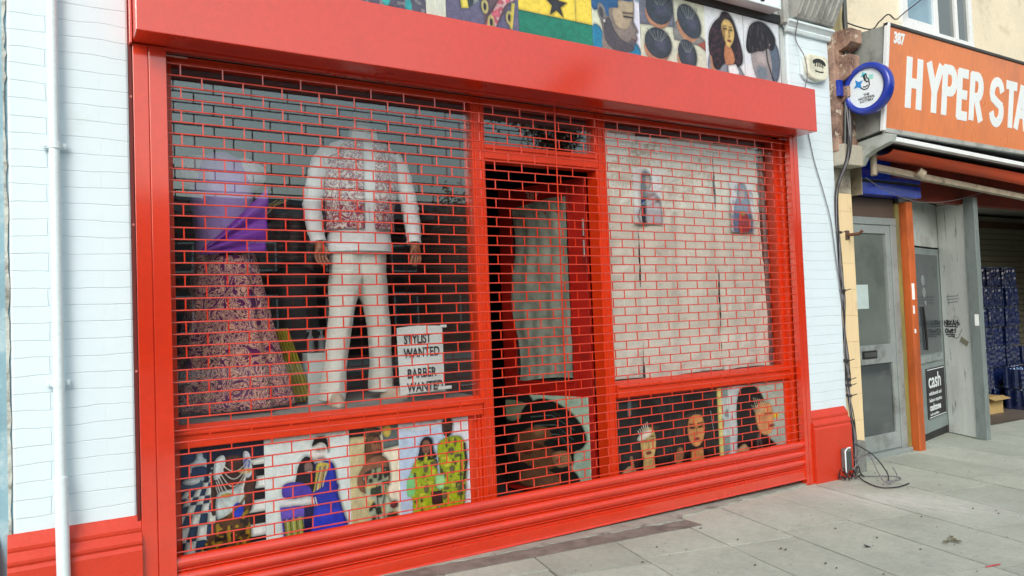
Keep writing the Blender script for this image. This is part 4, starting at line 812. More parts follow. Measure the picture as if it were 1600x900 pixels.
def posters():
    Y = .118
    def low(fn, x0, x1, lb, z1=.885, z0=.33):
        o = print_mesh('poster', fn(), (x0, Y, z1), (x1 - x0, 0, 0), (0, 0, z0 - z1), thick=.006, origin=(x0, Y, z0)); tag(o, lb, 'poster', 'picture panels under the shop windows')
    low(art_checker, .546, .953, 'poster of a woman in white necklaces in a salon with a chequered floor')
    low(art_couple_blue, .955, 1.422, 'poster of an embracing couple in royal blue on a pale background')
    low(art_dress, 1.424, 1.720, 'narrow poster of a long-haired woman in a leaf-patterned off-shoulder dress')
    low(art_couple_yellow, 1.722, 2.184, 'poster of a couple in matching yellow-green outfits')
    low(art_b1, 3.353, 3.86, 'dark poster of a woman with white hair lines, nearest the doorway', .875)
    low(art_b2, 3.862, 4.47, 'dark poster of a frontal braided face with a yellow stripe along its right side', .875)
    low(art_b3, 4.472, 5.122, 'pale green poster of a braided woman in profile with long black hair', .875)
    # poster fixed to the lower half of the open door
    P0 = DH + DU * (DW - .01) + DN * .012 + Vector((0, 0, .90)); o = print_mesh('poster', art_doorhair(), P0, -DU * (DW - .04), (0, 0, -.68), thick=.004, origin=tuple(P0)); tag(o, 'large poster of glossy dark hair on the lower half of the door', 'poster')
    o = print_mesh('poster', art_small1(), (3.635, .155, 2.545), (.275, 0, 0), (0, 0, -.415), thick=.001, origin=(3.635, .155, 2.13)); tag(o, 'small poster of a woman in a white top taped to the cream sheet', 'poster', 'small pictures taped in the right window')
    o = print_mesh('poster', art_small2(), (4.645, .155, 2.505), (.27, 0, 0), (0, 0, -.41), thick=.001, origin=(4.645, .155, 2.09)); tag(o, 'small faded blue and red picture taped at the right of the cream sheet', 'poster', 'small pictures taped in the right window')
    Z0, Z1, YF = 3.30, 3.812, .006
    def top(fn, x0, x1, lb):
        o = print_mesh('fascia_panel', fn(), (x0 + .002, YF, Z1), (x1 - x0 - .004, 0, 0), (0, 0, Z0 - Z1), thick=.015, origin=(x0, YF, Z0)); tag(o, lb, 'picture panel', 'picture panels above the shutter box')
    def art_fabric0():
        c = art_fabric1(); c.a = c.a[:, ::-1].copy(); return c
    top(art_fabric0, .55, 1.06, 'leftmost fascia picture panel of grey patterned cloth')
    top(lambda: art_plain(C(196, 196, 186)), 1.06, 1.50, 'plain pale fascia panel left of the teal dotted fabric picture')
    top(art_fabric1, 1.50, 1.94, 'fascia picture of grey fabric with turquoise spots')
    top(lambda: art_plain(C(196, 212, 202)), 1.94, 2.075, 'narrow blank pale green fascia panel')
    top(art_fabric2, 2.075, 2.6, 'fascia picture of pink and yellow patterned fabric on slate grey')
    top(art_flag, 2.6, 3.2, 'Ghana flag picture panel with black star on the fascia')
    top(art_profile, 3.2, 3.634, 'fascia picture of a man in profile with a sharp fade haircut')
    top(art_heads, 3.634, 4.292, 'fascia picture with four views of short combed hairstyles')
    top(art_curly, 4.292, 4.719, 'fascia picture of a woman with long curly dark hair and white top')
    top(art_wig, 4.719, 5.16, 'fascia picture of a head wearing a short black fringe wig')
    t = thing('shop_sign', 'white light box sign showing the digits 2646 above the black fascia trim', 'sign', (4, -.1, 3.87))
    MB().box(1.2, 5.0, -.11, .02, 3.888, 4.5).build('sign_face', M['signwhite'], t, bevel=.006)
    f = MB(); f.box(1.2, 5.03, -.125, .02, 3.868, 3.887); f.box(5.001, 5.03, -.125, .02, 3.888, 4.5); f.build('sign_frame', M['whitef'], t, bevel=.003)
    text('2646', .19, (4.51, -.1105, 3.905), (1, 0, 0), (0, 0, 1), M['ink'], t, 'phone_number', ext=.001, off=.006, sx=.93)
posters()

def wanted():
    t = thing('notice', 'white notice reading stylist wanted and barber wanted in the left window', 'notice', (1.9, .142, 1.05))
    r_ = Vector((.300, 0, 0)); P0 = Vector((1.745, .150, 1.445))
    mb = MB(); mb.grid(lambda u, v: (1.745 + .297 * u + .012 * v, .150 + .006 * math.sin(u * 5 + v * 3), 1.447 + .008 * u - .40 * v + .006 * math.sin(u * 4)), 24, 30); mb.build('paper', M['paper'], t, smooth=True)
    for (s_, x, z, sz) in (('STYLIST', 1.785, 1.350, .078), ('WANTED', 1.782, 1.268, .078), ('BARBER', 1.800, 1.145, .078), ('WANTED', 1.798, 1.062, .078)):
        text(s_, sz, (x, .1425, z), (1, 0, .02), (0, 0, 1), M['ink'], t, 'lettering', ext=.0005, off=.0016, sx=.70 if s_ != 'STYLIST' else .66)
    MB().box(2.0, 2.09, .1385, .1415, 1.062, 1.082).build('tape', M['paper'], t); MB().box(2.03, 2.07, .1385, .1415, 1.44, 1.456).build('tape', M['paper'], t)
wanted()

# ================================================================== MANNEQUINS AND DISPLAY
def mannequin():
    t = thing('mannequin', 'headless male mannequin in white shirt and trousers with a patterned waistcoat', 'mannequin', (1.62, .5, 1.0))
    skin = mat('brown_mannequin_skin', S(150, 98, 70), .4, var=.05); neckm = S(196, 176, 164)
    # body: one skinned surface with two five-fingered hands
    V = []; Ed = []; Rr = []
    def add(p, r, par=None):
        V.append(tuple(Vector(p) - Vector((1.62, .5, 1.0)))); Rr.append(r)
        if par is not None: Ed.append((par, len(V) - 1))
        return len(V) - 1
    pel = add((1.645, .5, 1.86), .09); ch = add((1.665, .5, 2.15), .12, pel); sh = add((1.685, .5, 2.5), .10, ch); nk = add((1.69, .5, 2.68), .057, sh); nt_ = add((1.69, .5, 2.84), .052, nk)
    for s_, hip, knee, ank, toe in ((-1, (1.575, .5, 1.8), (1.50, .47, 1.44), (1.447, .455, 1.07), (1.43, .36, 1.03)), (1, (1.715, .5, 1.8), (1.785, .53, 1.44), (1.803, .572, 1.07), (1.85, .49, 1.03))):
        a = add(hip, .07, pel); b = add(knee, .042, a); c = add(ank, .034, b); add(toe, .035, c)
    for s_, S0, el, wr in ((-1, (1.455, .5, 2.5), (1.375, .50, 2.24), (1.385, .45, 2.0)), (1, (1.915, .5, 2.5), (2.015, .50, 2.24), (2.01, .44, 2.0))):
        a = add(S0, .06, sh); b = add(el, .042, a); c = add(wr, .026, b)
        w = Vector(wr); pm = add(w + Vector((0, -.015, -.055)), .031, c)
        for k in range(4):
            o_ = (k - 1.5) * .021; L = (.07, .082, .078, .062)[k]
            f0 = add(w + Vector((o_ * 1.0, -.02 + o_ * .5, -.092)), .0115, pm); f1 = add(w + Vector((o_ * 1.15 - s_ * .006, -.028 + o_ * .5, -.092 - L * .5)), .0105, f0); add(w + Vector((o_ * 1.1 - s_ * .022, -.044 + o_ * .5, -.092 - L * .9)), .0095, f1)
        th = add(w + Vector((-s_ * .034, -.03, -.06)), .0125, pm); add(w + Vector((-s_ * .048, -.045, -.1)), .0105, th)
    me = bpy.data.meshes.new('body'); me.from_pydata(V, Ed, []); me.materials.append(skin); o = bpy.data.objects.new('body', me); COL.objects.link(o); o.parent = t
    md = o.modifiers.new('skin', 'SKIN'); md.use_smooth_shade = True
    sv = me.skin_vertices[0].data
    for k, r in enumerate(Rr): sv[k].radius = (r, r)
    sv[0].use_root = True
    o.modifiers.new('sub', 'SUBSURF').levels = 1; o.modifiers['sub'].render_levels = 2
    cloth = mat('white_cotton', S(232, 238, 242), .85, var=.03, bump=.012, bscale=9); lin_ = mat('off_white_trousers', S(226, 230, 224), .85, var=.04, bump=.012, bscale=8)
    fold = lambda a, f: lambda th, k: a * math.sin(3 * th + 9 * k) * .5 + a * math.sin(7 * th - 5 * k + f) * .35 + a * .6 * math.sin(22 * k + 2 * th)
    def interp(R, n):
        out = []
        for k in range(n + 1):
            f = k / n * (len(R) - 1); i = min(int(f), len(R) - 2); g = f - i; g2 = g * g * (3 - 2 * g) * .5 + g * .5
            out.append(tuple(R[i][j] + (R[i + 1][j] - R[i][j]) * g2 for j in range(5)))
        return out
    tr = MB()
    tr.loft(interp([(1.445, .455, 1.03, .078, .10), (1.46, .46, 1.2, .070, .088), (1.50, .47, 1.44, .070, .085), (1.538, .49, 1.62, .083, .095), (1.575, .5, 1.78, .112, .118), (1.60, .5, 1.97, .128, .12)], 60), 40, fold=fold(.05, 0))
    tr.loft(interp([(1.805, .575, 1.045, .080, .10), (1.80, .56, 1.2, .070, .088), (1.785, .53, 1.44, .070, .085), (1.755, .51, 1.62, .083, .095), (1.715, .5, 1.78, .112, .118), (1.69, .5, 1.97, .128, .12)], 60), 40, fold=fold(.05, 2))
    tr.build('trousers', lin_, t, smooth=True)
    sh_ = MB(); sh_.loft(interp([(1.655, .5, 1.925, .220, .165), (1.66, .5, 2.0, .205, .155), (1.665, .5, 2.15, .198, .15), (1.675, .5, 2.36, .228, .15), (1.68, .5, 2.53, .250, .135), (1.685, .5, 2.605, .20, .11), (1.688, .5, 2.65, .085, .085)], 64), 60, fold=fold(.03, 1))
    for s_, P in ((-1, [(1.475, .5, 2.555), (1.425, .5, 2.47), (1.39, .5, 2.34), (1.365, .495, 2.2), (1.37, .47, 2.08), (1.385, .455, 1.985)]), (1, [(1.90, .5, 2.555), (1.95, .5, 2.47), (1.985, .5, 2.34), (2.015, .495, 2.2), (2.015, .465, 2.08), (2.01, .445, 1.985)])):
        pts = []; rr = []
        for k in range(25):
            f = k / 24 * 5; i = min(int(f), 4); g = f - i; p = Vector(P[i]).lerp(Vector(P[i + 1]), g); pts.append(p); R0 = [.058, .070, .068, .064, .059, .052]; rr.append((R0[i] * (1 - g) + R0[i + 1] * g) * (1 + .05 * math.sin(k * 1.9) + .04 * math.sin(k * 3.7)))
        sh_.tube(pts, rr, 20, flat=.85)
    shirt = sh_.build('shirt', cloth, t, smooth=True)
    cl = MB(); cl.loft([(1.688, .5, 2.625, .082, .085), (1.69, .498, 2.68, .072, .074), (1.69, .498, 2.715, .07, .072)], 28, cap=False); sub(cl, 'collar', cloth, shirt, smooth=True, solid=.006)
    wing = MB(); wing.ngon([(1.69, .408, 2.640), (1.62, .418, 2.705), (1.605, .43, 2.640), (1.645, .398, 2.595)]); wing.ngon([(1.69, .408, 2.640), (1.735, .398, 2.595), (1.775, .43, 2.640), (1.76, .418, 2.705)]); sub(wing, 'collar_wings', cloth, shirt, solid=.005)
    pk = MB(); pk.grid(lambda u, v: (1.66 + .03 * v * .3 + (u - .5) * .035, .345 + .03 * v * .9 if v < .6 else .361 + (v - .6) * .08, 1.94 + .67 * v), 2, 20); sub(pk, 'placket', cloth, shirt, smooth=True, solid=.004)
    wm = scroll_mat('waistcoat_brocade', S(222, 210, 204), S(112, 24, 84), S(200, 90, 40), scale=16, dist=3.0)
    wc = MB(); W0 = interp([(1.665, .5, 2.06, .220, .172), (1.665, .5, 2.15, .217, .168), (1.675, .5, 2.36, .245, .166), (1.68, .5, 2.50, .242, .155), (1.684, .5, 2.61, .17, .122)], 30)
    wc.loft(W0, 26, 184, 262, cap=False); wc.loft(W0, 26, 280, 356, cap=False); wc.loft(W0, 26, 12, 168, cap=False); wc.build('waistcoat', wm, t, smooth=True, solid=.006)
    for (x, y, a) in ((1.44, .375, -10), (1.84, .49, 25)):
        m = MB(); ca, sa = math.cos(math.radians(a)), math.sin(math.radians(a)); pr = [(-.042, .06), (-.045, 0), (-.04, -.08), (-.02, -.125), (0, -.135), (.022, -.125), (.042, -.08), (.045, 0), (.04, .06), (0, .085)]
        for z, k in ((1.002, 1), (1.02, 1.04), (1.045, .85), (1.075, .5)):
            m.v += [(x + (px * ca - py * sa) * k, y + (px * sa + py * ca) * k, z) for px, py in pr]
        for r in range(3): m.f += [(r * 10 + j, r * 10 + (j + 1) % 10, (r + 1) * 10 + (j + 1) % 10, (r + 1) * 10 + j) for j in range(10)]
        m.f.append(tuple(30 + j for j in range(10))); m.build('shoe', mat('pale_tan_shoe', S(204, 190, 172), .4), t, smooth=True)
mannequin()

def dresses():
    t = thing('dress_form', 'dress form in lilac top, purple sash and long purple and cream scroll-print skirt', 'dress form', (.9, .55, 1.0))
    sk = scroll_mat('scroll_print_cloth', S(92, 18, 88), S(228, 178, 160), S(54, 10, 50), scale=8, dist=4.5)
    fold = lambda th, k: (.05 * math.sin(9 * th) + .025 * math.sin(17 * th + 2)) * (1 - k) ** .6
    R = [(.90 - .01 * 0, .56, 1.03, .335, .24), (.895, .56, 1.25, .29, .22), (.88, .56, 1.5, .245, .2), (.875, .56, 1.72, .20, .175), (.87, .56, 1.86, .175, .15), (.87, .56, 1.91, .165, .14)]
    def up(R, n=34):
        out = []
        for k in range(n + 1):
            f = k / n * (len(R) - 1); i = min(int(f), len(R) - 2); g = f - i; out.append(tuple(a + (b - a) * g for a, b in zip(R[i], R[i + 1])))
        return out
    MB().loft(up(R), 110, fold=fold).build('skirt', sk, t, smooth=True)
    b = MB(); b.loft(up([(.87, .56, 1.88, .163, .135), (.86, .56, 2.0, .15, .125), (.855, .55, 2.2, .175, .14), (.85, .55, 2.38, .185, .12), (.85, .55, 2.46, .13, .09), (.85, .55, 2.50, .05, .05)], 26), 44, fold=lambda th, k: .02 * math.sin(6 * th + 14 * k))
    bod = b.build('bodice', mat('lilac_satin', S(176, 152, 226), .45, var=.06, bump=.004, bscale=10), t, smooth=True)
    sl = MB()
    for s_ in (-1, 1): sl.loft([(.85 + s_ * .15, .54, 2.30, .06, .06), (.85 + s_ * .17, .54, 2.36, .085, .085), (.85 + s_ * .16, .54, 2.43, .08, .08), (.85 + s_ * .13, .54, 2.47, .04, .05)], 20, fold=lambda th, k: .06 * math.sin(8 * th))
    sub(sl, 'puff_sleeves', mat('silver_lilac_lace', S(200, 196, 214), .6, bump=.01, bscale=60), bod, smooth=True)
    s = MB(); s.grid(lambda u, v: (.70 + .36 * u + .02 * v, .395 - .01 * math.sin(u * 3) + .012 * math.sin(v * 14), (1.90 + .02 * u) + v * (.03 + .34 * u ** 1.1)), 26, 18); s.build('sash', mat('purple_satin', S(122, 52, 176), .4, var=.1, bump=.004, bscale=14), t, smooth=True, solid=.01)
    st = MB(); st.tube([(.9, .56, 1.0), (.9, .56, 1.9)], .014, 10); st.loft([(.9, .56, 1.0, .14, .14), (.9, .56, 1.012, .14, .14)], 24); st.build('stand', M['black'], t)
    t = thing('dress_form', 'dress form in a black caped gown with a yellow-green pleated panel behind the scroll-print skirt', 'dress form', (1.2, .8, 1.0))
    blk = mat('black_velvet', (.014, .013, .016, 1), .8)
    MB().loft(up([(1.36, .84, 1.0, .15, .14), (1.34, .84, 1.3, .16, .14), (1.33, .84, 1.7, .15, .13), (1.31, .84, 2.0, .16, .13), (1.28, .84, 2.18, .13, .11), (1.27, .84, 2.25, .04, .04)], 30), 60, fold=lambda th, k: .05 * math.sin(8 * th) * (1 - k)).build('gown', blk, t, smooth=True)
    c = MB(); c.grid(lambda u, v: (1.02 + .42 * u + (.06 - .12 * u) * v * .2, .66 + .12 * abs(u - .55) + .015 * math.sin(u * 22 + v * 2), (2.18 - .22 * (1 - u) ** 1.2 + .10 * math.sin(math.pi * u)) - v * (.26 + .10 * u)), 30, 14); c.build('cape', mat('black_cape_cloth', (.02, .018, .02, 1), .7), t, smooth=True, solid=.008)
    tr = MB()
    for k in range(3): tr.tube([(1.03 + .045 * k, .655 - .004 * k, 2.10 + .03 * k), (1.10 + .04 * k, .65, 2.2 + .012 * k), (1.2 + .03 * k, .66, 2.262)], .004, 6)
    tr.build('trim', mat('gold_braid', S(170, 150, 90), .4), t, smooth=True)
    y = MB(); y.grid(lambda u, v: (1.15 + .07 * u + v * (.10 + .05 * u), .60 + .012 * math.sin(u * 30), 1.47 - .45 * v), 30, 10); y.build('pleated_panel', mat('yellow_green_pleats', S(150, 140, 30), .6, var=.2, vscale=12), t, smooth=True, solid=.006)
    o = MB().box(1.335, 1.49, .58, .70, 1.0, 1.31).build('white_box', mat('white_card_box', S(196, 206, 206), .7), origin=None, bevel=.003); tag(o, 'plain white box standing on the window ledge between the dress and the mannequin', 'box')
    for k, x in enumerate((1.375, 1.445)):
        o = MB(); z = 1.312; o.loft([(x, .64, z, .022, .022), (x, .64, z + .09, .022, .022), (x, .64, z + .11, .010, .010), (x, .64, z + .13, .009, .009)], 16); o.box(x - .022, x + .008, .633, .647, z + .13, z + .145)
        q = o.build('spray_bottle', mat('smoky_plastic', S(110, 120, 124), .3), None, smooth=False); tag(q, ('left-hand' if k == 0 else 'right-hand') + ' smoky plastic pump bottle standing on the white box', 'bottle', 'pump bottles on the white box')
dresses()
# ================================================================== RIGHT NEIGHBOUR
def neighbour():
    t = thing('convenience_store_building', 'cream rendered building on the right with an orange shop sign and open dark shop entrance', 'building', (8, 1, .1))
    MB().box(5.80, 12.5, .10, .35, 2.86, 6.4).build('wall', M['cream'], t)
    MB().box(5.795, 6.09, .055, .34, .02, 2.46).build('pilaster', M['yellow'], t, bevel=.006)
    MB().box(5.795, 6.09, .06, .34, 2.462, 2.86).build('pilaster_head', mat('stained_plaster', S(160, 156, 142), .85, var=.3, vscale=9, bump=.005, bscale=30, dirt=S(80, 76, 68), dscale=7), t)
    MB().box(6.09, 6.37, .315, .34, .02, 2.46).build('side_return', M['yellow'], t)
    # weathered brick strip with moulded stone corbels
    MB().box(5.795, 6.10, -.045, .10, 2.80, 3.86).build('weathered_pier', M['rust'], t, bevel=.01)
    for (z0, z1, y, x1) in ((3.70, 3.85, -.17, 6.02), (3.42, 3.63, -.15, 6.0), (3.24, 3.36, -.12, 5.99)):
        m = MB(); m.prof([(y, z0 + .03), (y, z1), (-.04, z1 + .01), (-.04, z0 - .02), (y + .05, z0)][::-1], 5.86, x1); m.build('corbel', M['rust'], t, bevel=.006)
    MB().box(5.86, 6.1, .06, .0999, 3.87, 4.9).build('stained_render', mat('stained_cream_render', S(200, 188, 140), .8, var=.2, dirt=S(110, 100, 74), dscale=5, stretch=(1, 1, .25)), t)
    # sash window over the sign
    x0, x1, z0 = 7.06, 8.36, 4.18
    f = MB(); f.box(x0, x1, .055, .0995, z0 - .05, z0); f.box(x0, x0 + .10, .06, .0995, z0, 5.6); f.box(7.62, 7.70, .06, .0995, z0, 5.6); f.box(x1 - .07, x1, .06, .0995, z0, 5.6); f.box(8.02, 8.07, .06, .0995, z0, 5.6); f.box(x0, x1, .06, .0995, 5.52, 5.6)
    f.box(x0 + .10, 7.62, .065, .0995, z0 + .001, z0 + .07)
    w = f.build('window', M['upvc'], t, bevel=.003)
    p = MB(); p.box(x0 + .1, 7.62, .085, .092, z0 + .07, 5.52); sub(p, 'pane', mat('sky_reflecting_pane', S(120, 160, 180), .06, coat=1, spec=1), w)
    p = MB(); p.box(7.70, 8.02, .085, .092, z0, 5.52); p.box(8.07, 8.29, .085, .092, z0, 5.52); sub(p, 'pane', mat('dark_pane', S(70, 82, 78), .08, coat=1, spec=.8), w)
    # door with aluminium frame
    zt, zb, y = 2.24, .03, .30
    d = MB(); d.box(6.37, 6.40, y, y + .06, zb, zt); d.box(7.055, 7.15, y, y + .06, zb, zt); d.box(6.37, 7.15, y - .002, y + .06, zt, zt + .07); d.box(6.37, 7.15, y - .05, y + .06, zb - .02, zb + .035)
    d.build('door_frame', M['alu'], t, bevel=.004)
    MB().box(6.37, 7.15, .32, .36, 2.31, 2.50).build('door_overpanel', mat('brown_overpanel', S(96, 80, 70), .6, var=.25), t)
    d = MB(); d.box(6.402, 6.44, y + .01, y + .05, zb + .04, zt - .003); d.box(6.985, 7.052, y + .01, y + .05, zb + .04, zt - .003); d.box(6.44, 6.985, y + .011, y + .05, 2.155, zt - .003); d.box(6.44, 6.985, y + .011, y + .05, .90, 1.08); d.box(6.44, 6.985, y + .011, y + .05, zb + .04, .225)
    dr = d.build('door', M['alu'], t, bevel=.003)
    p = MB(); p.box(6.44, 6.985, y + .028, y + .034, 1.08, 2.155); sub(p, 'upper_glass', mat('dusty_grey_glass', S(104, 114, 110), .12, coat=1, var=.12, dirt=S(84, 92, 90)), dr)
    p = MB(); p.box(6.44, 6.985, y + .028, y + .034, .225, .90); sub(p, 'lower_glass', mat('dark_grey_glass', S(50, 58, 62), .1, coat=1, var=.2, dirt=S(88, 94, 94), dscale=4), dr)
    p = MB(); p.box(6.50, 6.73, y + .002, y + .0105, .955, 1.03); lb = p; q_ = MB(); q_.box(6.52, 6.71, y - .004, y + .0015, .97, 1.015); sub(lb, 'letterbox', M['black'], dr, bevel=.002); sub(q_, 'letterbox_flap', M['aluD'], dr, bevel=.002)
    p = MB(); p.box(6.445, 6.67, y + .024, y + .0275, 1.43, 1.66); o = p.build('notice', mat('faded_paper', S(176, 196, 196), .7), None); tag(o, 'faded blank sheet of paper inside the upper glass of the grey door', 'notice')
    # timber jamb and orange post
    MB().box(7.155, 7.215, .30, .45, .01, 2.46).build('door_jamb', M['jamb'], t, bevel=.003)
    m = MB(); m.box(7.22, 7.325, .225, .44, .008, 2.47); m.build('entrance_post', M['post'], t, bevel=.006)
    s = MB(); s.box(7.232, 7.275, .2215, .2245, 1.50, 1.66); s.box(7.235, 7.26, .2215, .2245, 1.36, 1.44); s.box(7.24, 7.262, .2215, .2245, 1.17, 1.21); s.build('sticker_remnants', M['paper'], t)
    # white crackled partition with grey shutter channel
    bu = Vector((.19, .40, 0)); BP = Vector((8.33, .245, 0)); MB().obox(BP + Vector((0, 0, .012)), bu, (.035, -.016, 0), (0, 0, 2.518)).build('white_partition', M['board'], t, bevel=.003)
    c = MB(); c.box(8.305, 8.365, .135, .243, .004, 2.56); c.box(8.366, 8.385, .135, .16, .004, 2.56); c.build('shutter_channel', M['chan'], t, bevel=.004)
    g = [[(0, 0), (.02, .9), (.5, .1), (.55, 1)], [(.8, .05), (.82, 1), (1.2, .8), (.85, .55), (1.25, .25), (.8, .05)], [(1.45, 0), (1.5, 1)], [(1.95, .9), (1.5, .5), (2.05, .05)], [(2.1, 0), (2.4, 1), (2.75, 0)], [(2.2, .35), (2.65, .35)], [(2.95, .05), (3.0, .95)], [(3.0, .5), (3.45, .55)], [(3.45, 0), (3.5, 1)], [(3.75, .1), (3.78, .5)],
         [(0.1, -.15), (1, -.25), (2.4, -.2), (3.3, -.3)], [(.5, -.6), (.2, -.8), (.2, -1.3), (.5, -1.45), (.75, -1.2), (.7, -.75), (.5, -.6)], [(.95, -.75), (1.05, -1.4), (1.3, -1.0), (1.5, -1.4), (1.65, -.7)], [(1.85, -1.05), (2.2, -1.0), (2.1, -.7), (1.85, -.8), (1.85, -1.3), (2.2, -1.4)], [(2.9, -.6), (2.5, -.8), (2.8, -1.05), (2.5, -1.45)], [(.3, -1.8), (1.4, -1.65), (2.6, -1.8)], [(.9, -2.1), (1.8, -2.0), (2.5, -2.2)]]
    strokes(g, .011, tuple(BP + bu * .93 + Vector((-.0012, .0006, 1.20))), tuple(-bu), (0, 0, 1), M['ink'], t, 'graffiti', h=.058, w=.062, ext=.0006)
    g2 = [[(0, 0), (2, .05), (2, .4)], [(.1, -.6), (2.1, -.5)], [(.2, -1.2), (1.9, -1.1)], [(0.3, .4), (.3, -1.6)], [(1.1, -4), (1.2, -5.2)], [(2.4, -6.5), (1.7, -8.2), (1.2, -8.4)]]
    strokes(g2, .007, tuple(BP + bu * .8 + Vector((-.0012, .0006, 1.52))), tuple(-bu), (0, 0, 1), mat('faded_marker', S(140, 156, 160), .7), t, 'faded_scrawl', h=.055, w=.09, ext=.0005)
    MB().obox(BP + bu * .42 + Vector((-.003, .0014, 1.03)), tuple(-bu * .24 + Vector((0, 0, -.055))), (.002, -.001, 0), tuple(-bu * .08 + Vector((0, 0, .05)))).build('sticker', mat('torn_sticker', S(150, 150, 132), .7), t)
    MB().box(8.3005, 8.3045, .15, .19, 1.2, 1.32).build('sticker', M['paper'], t)
    # cash machine panel, set at a slant
    A = Vector((7.345, .375, 0)); Bp = Vector((8.515, .645, 0)); u = (Bp - A).normalized(); L = (Bp - A).length; n = Vector((u.y, -u.x, 0))
    def pb(m, s0, s1, z0, z1, d0, d1): m.obox(A + u * s0 + n * d0 + Vector((0, 0, z0)), u * (s1 - s0), n * (d1 - d0), (0, 0, z1 - z0)); return m
    pb(MB(), 0, L, 2.07, 2.55, -.04, 0).build('upper_panel', mat('white_upper_panel', S(190, 198, 196), .6, var=.08, dirt=S(150, 150, 142), dscale=4), t)
    c = thing('cash_machine_panel', 'grey cash machine panel with a dark cash sign beside the orange post', 'cash machine', (7.85, .5, .01))
    pb(MB(), 0, L, .09, 2.05, -.05, 0).build('panel', M['atm'], c, bevel=.004)
    pb(MB(), 0, L, .0, .085, -.06, -.02).build('kick_gap', M['black'], c)
    pb(MB(), .10, L - .09, .92, 1.98, 0, .006).build('charcoal_panel', M['atmd'], c, bevel=.002)
    pb(MB(), .0, L - .12, .83, .90, 0, .02).build('shelf_lip', M['alu'], c, bevel=.004)
    m = MB()
    for (s_, z, r) in ((.58, 1.70, .06), (.60, 1.57, .055), (.63, 1.46, .028)):
        P = A + u * s_ + Vector((0, 0, z)); m.tube([tuple(P + n * .0065), tuple(P + n * .009)], r, 24)
    m.build('dots', mat('grey_dot', S(130, 140, 142), .4), c)
    ad = MB()
    for k in range(9): pass
    hb = MB(); hb.tube([tuple(A + u * (.50 + .06 * math.sin(f * 1.6)) + n * .02 + Vector((0, 0, 1.42 - f * .46))) for f in [j / 10 for j in range(11)]], .012, 8); hb.build('curved_handle', M['black'], c, smooth=True)
    pb(MB(), .52, 1.12, .23, .76, .001, .012).build('cash_sign', M['ink'], c, bevel=.002)
    rim = MB(); 
    for (a, b, z0, z1) in ((.54, 1.10, .742, .75), (.54, 1.10, .24, .248)): pb(rim, a, b, z0, z1, .012, .0135)
    rim.build('sign_border', M['signwhite'], c)
    def ct(s_, sz, x, z, off=0, sx=1): text(s_, sz, tuple(A + u * x + n * .0125 + Vector((0, 0, z))), tuple(u), (0, 0, 1), M['signwhite'], c, 'lettering', ext=.0008, off=off, sx=sx)
    ct('cash', .225, .56, .555, .003, 1.08); ct('withdrawals and', .06, .565, .475, 0, 1.05); ct('balance enquiries', .06, .565, .405, 0, 1.0); ct('cashzone', .1, .565, .315, .003, 1.0); ct('cash machine', .045, .565, .262, 0, 1.2)
    # beams, boards and ceiling over the entrance
    MB().box(7.42, 12.5, .26, .34, 2.50, 2.86).build('red_brown_board', M['brownboard'], t)
    MB().box(6.09, 16.1, .34, 3.1, 2.865, 2.95).build('ceiling', mat('pale_soffit', S(190, 190, 184), .8), t)
    # interior
    inn = MB(); inn.box(8.53, 8.56, .66, 3.0, 0, 2.86); inn.box(6.0, 8.36, .75, .8, 0, 2.86); inn.box(16, 16.1, .3, 3, -.05, 2.86); inn.box(8.4, 16, 3.0, 3.1, -.05, 2.86); inn.build('interior_wall', mat('dim_shop_wall', S(80, 80, 78), .8), t)
    MB().box(12.5, 16.1, .1, .35, -.05, 6.4).build('end_wall', M['cream'], t)
    sl = MB()
    for k in range(30): sl.prof([(2.30, .05 + k * .092), (2.285, .06 + k * .092), (2.285, .128 + k * .092), (2.30, .137 + k * .092)][::-1], 9.2, 15.9)
    sl.build('slatted_wall', M['slat'], t)
    MB().box(9.2, 15.9, 2.24, 2.28, 2.62, 2.72).build('shelf_rail', mat('brown_rail', S(90, 60, 46), .6), t)
    return t
neighbour()

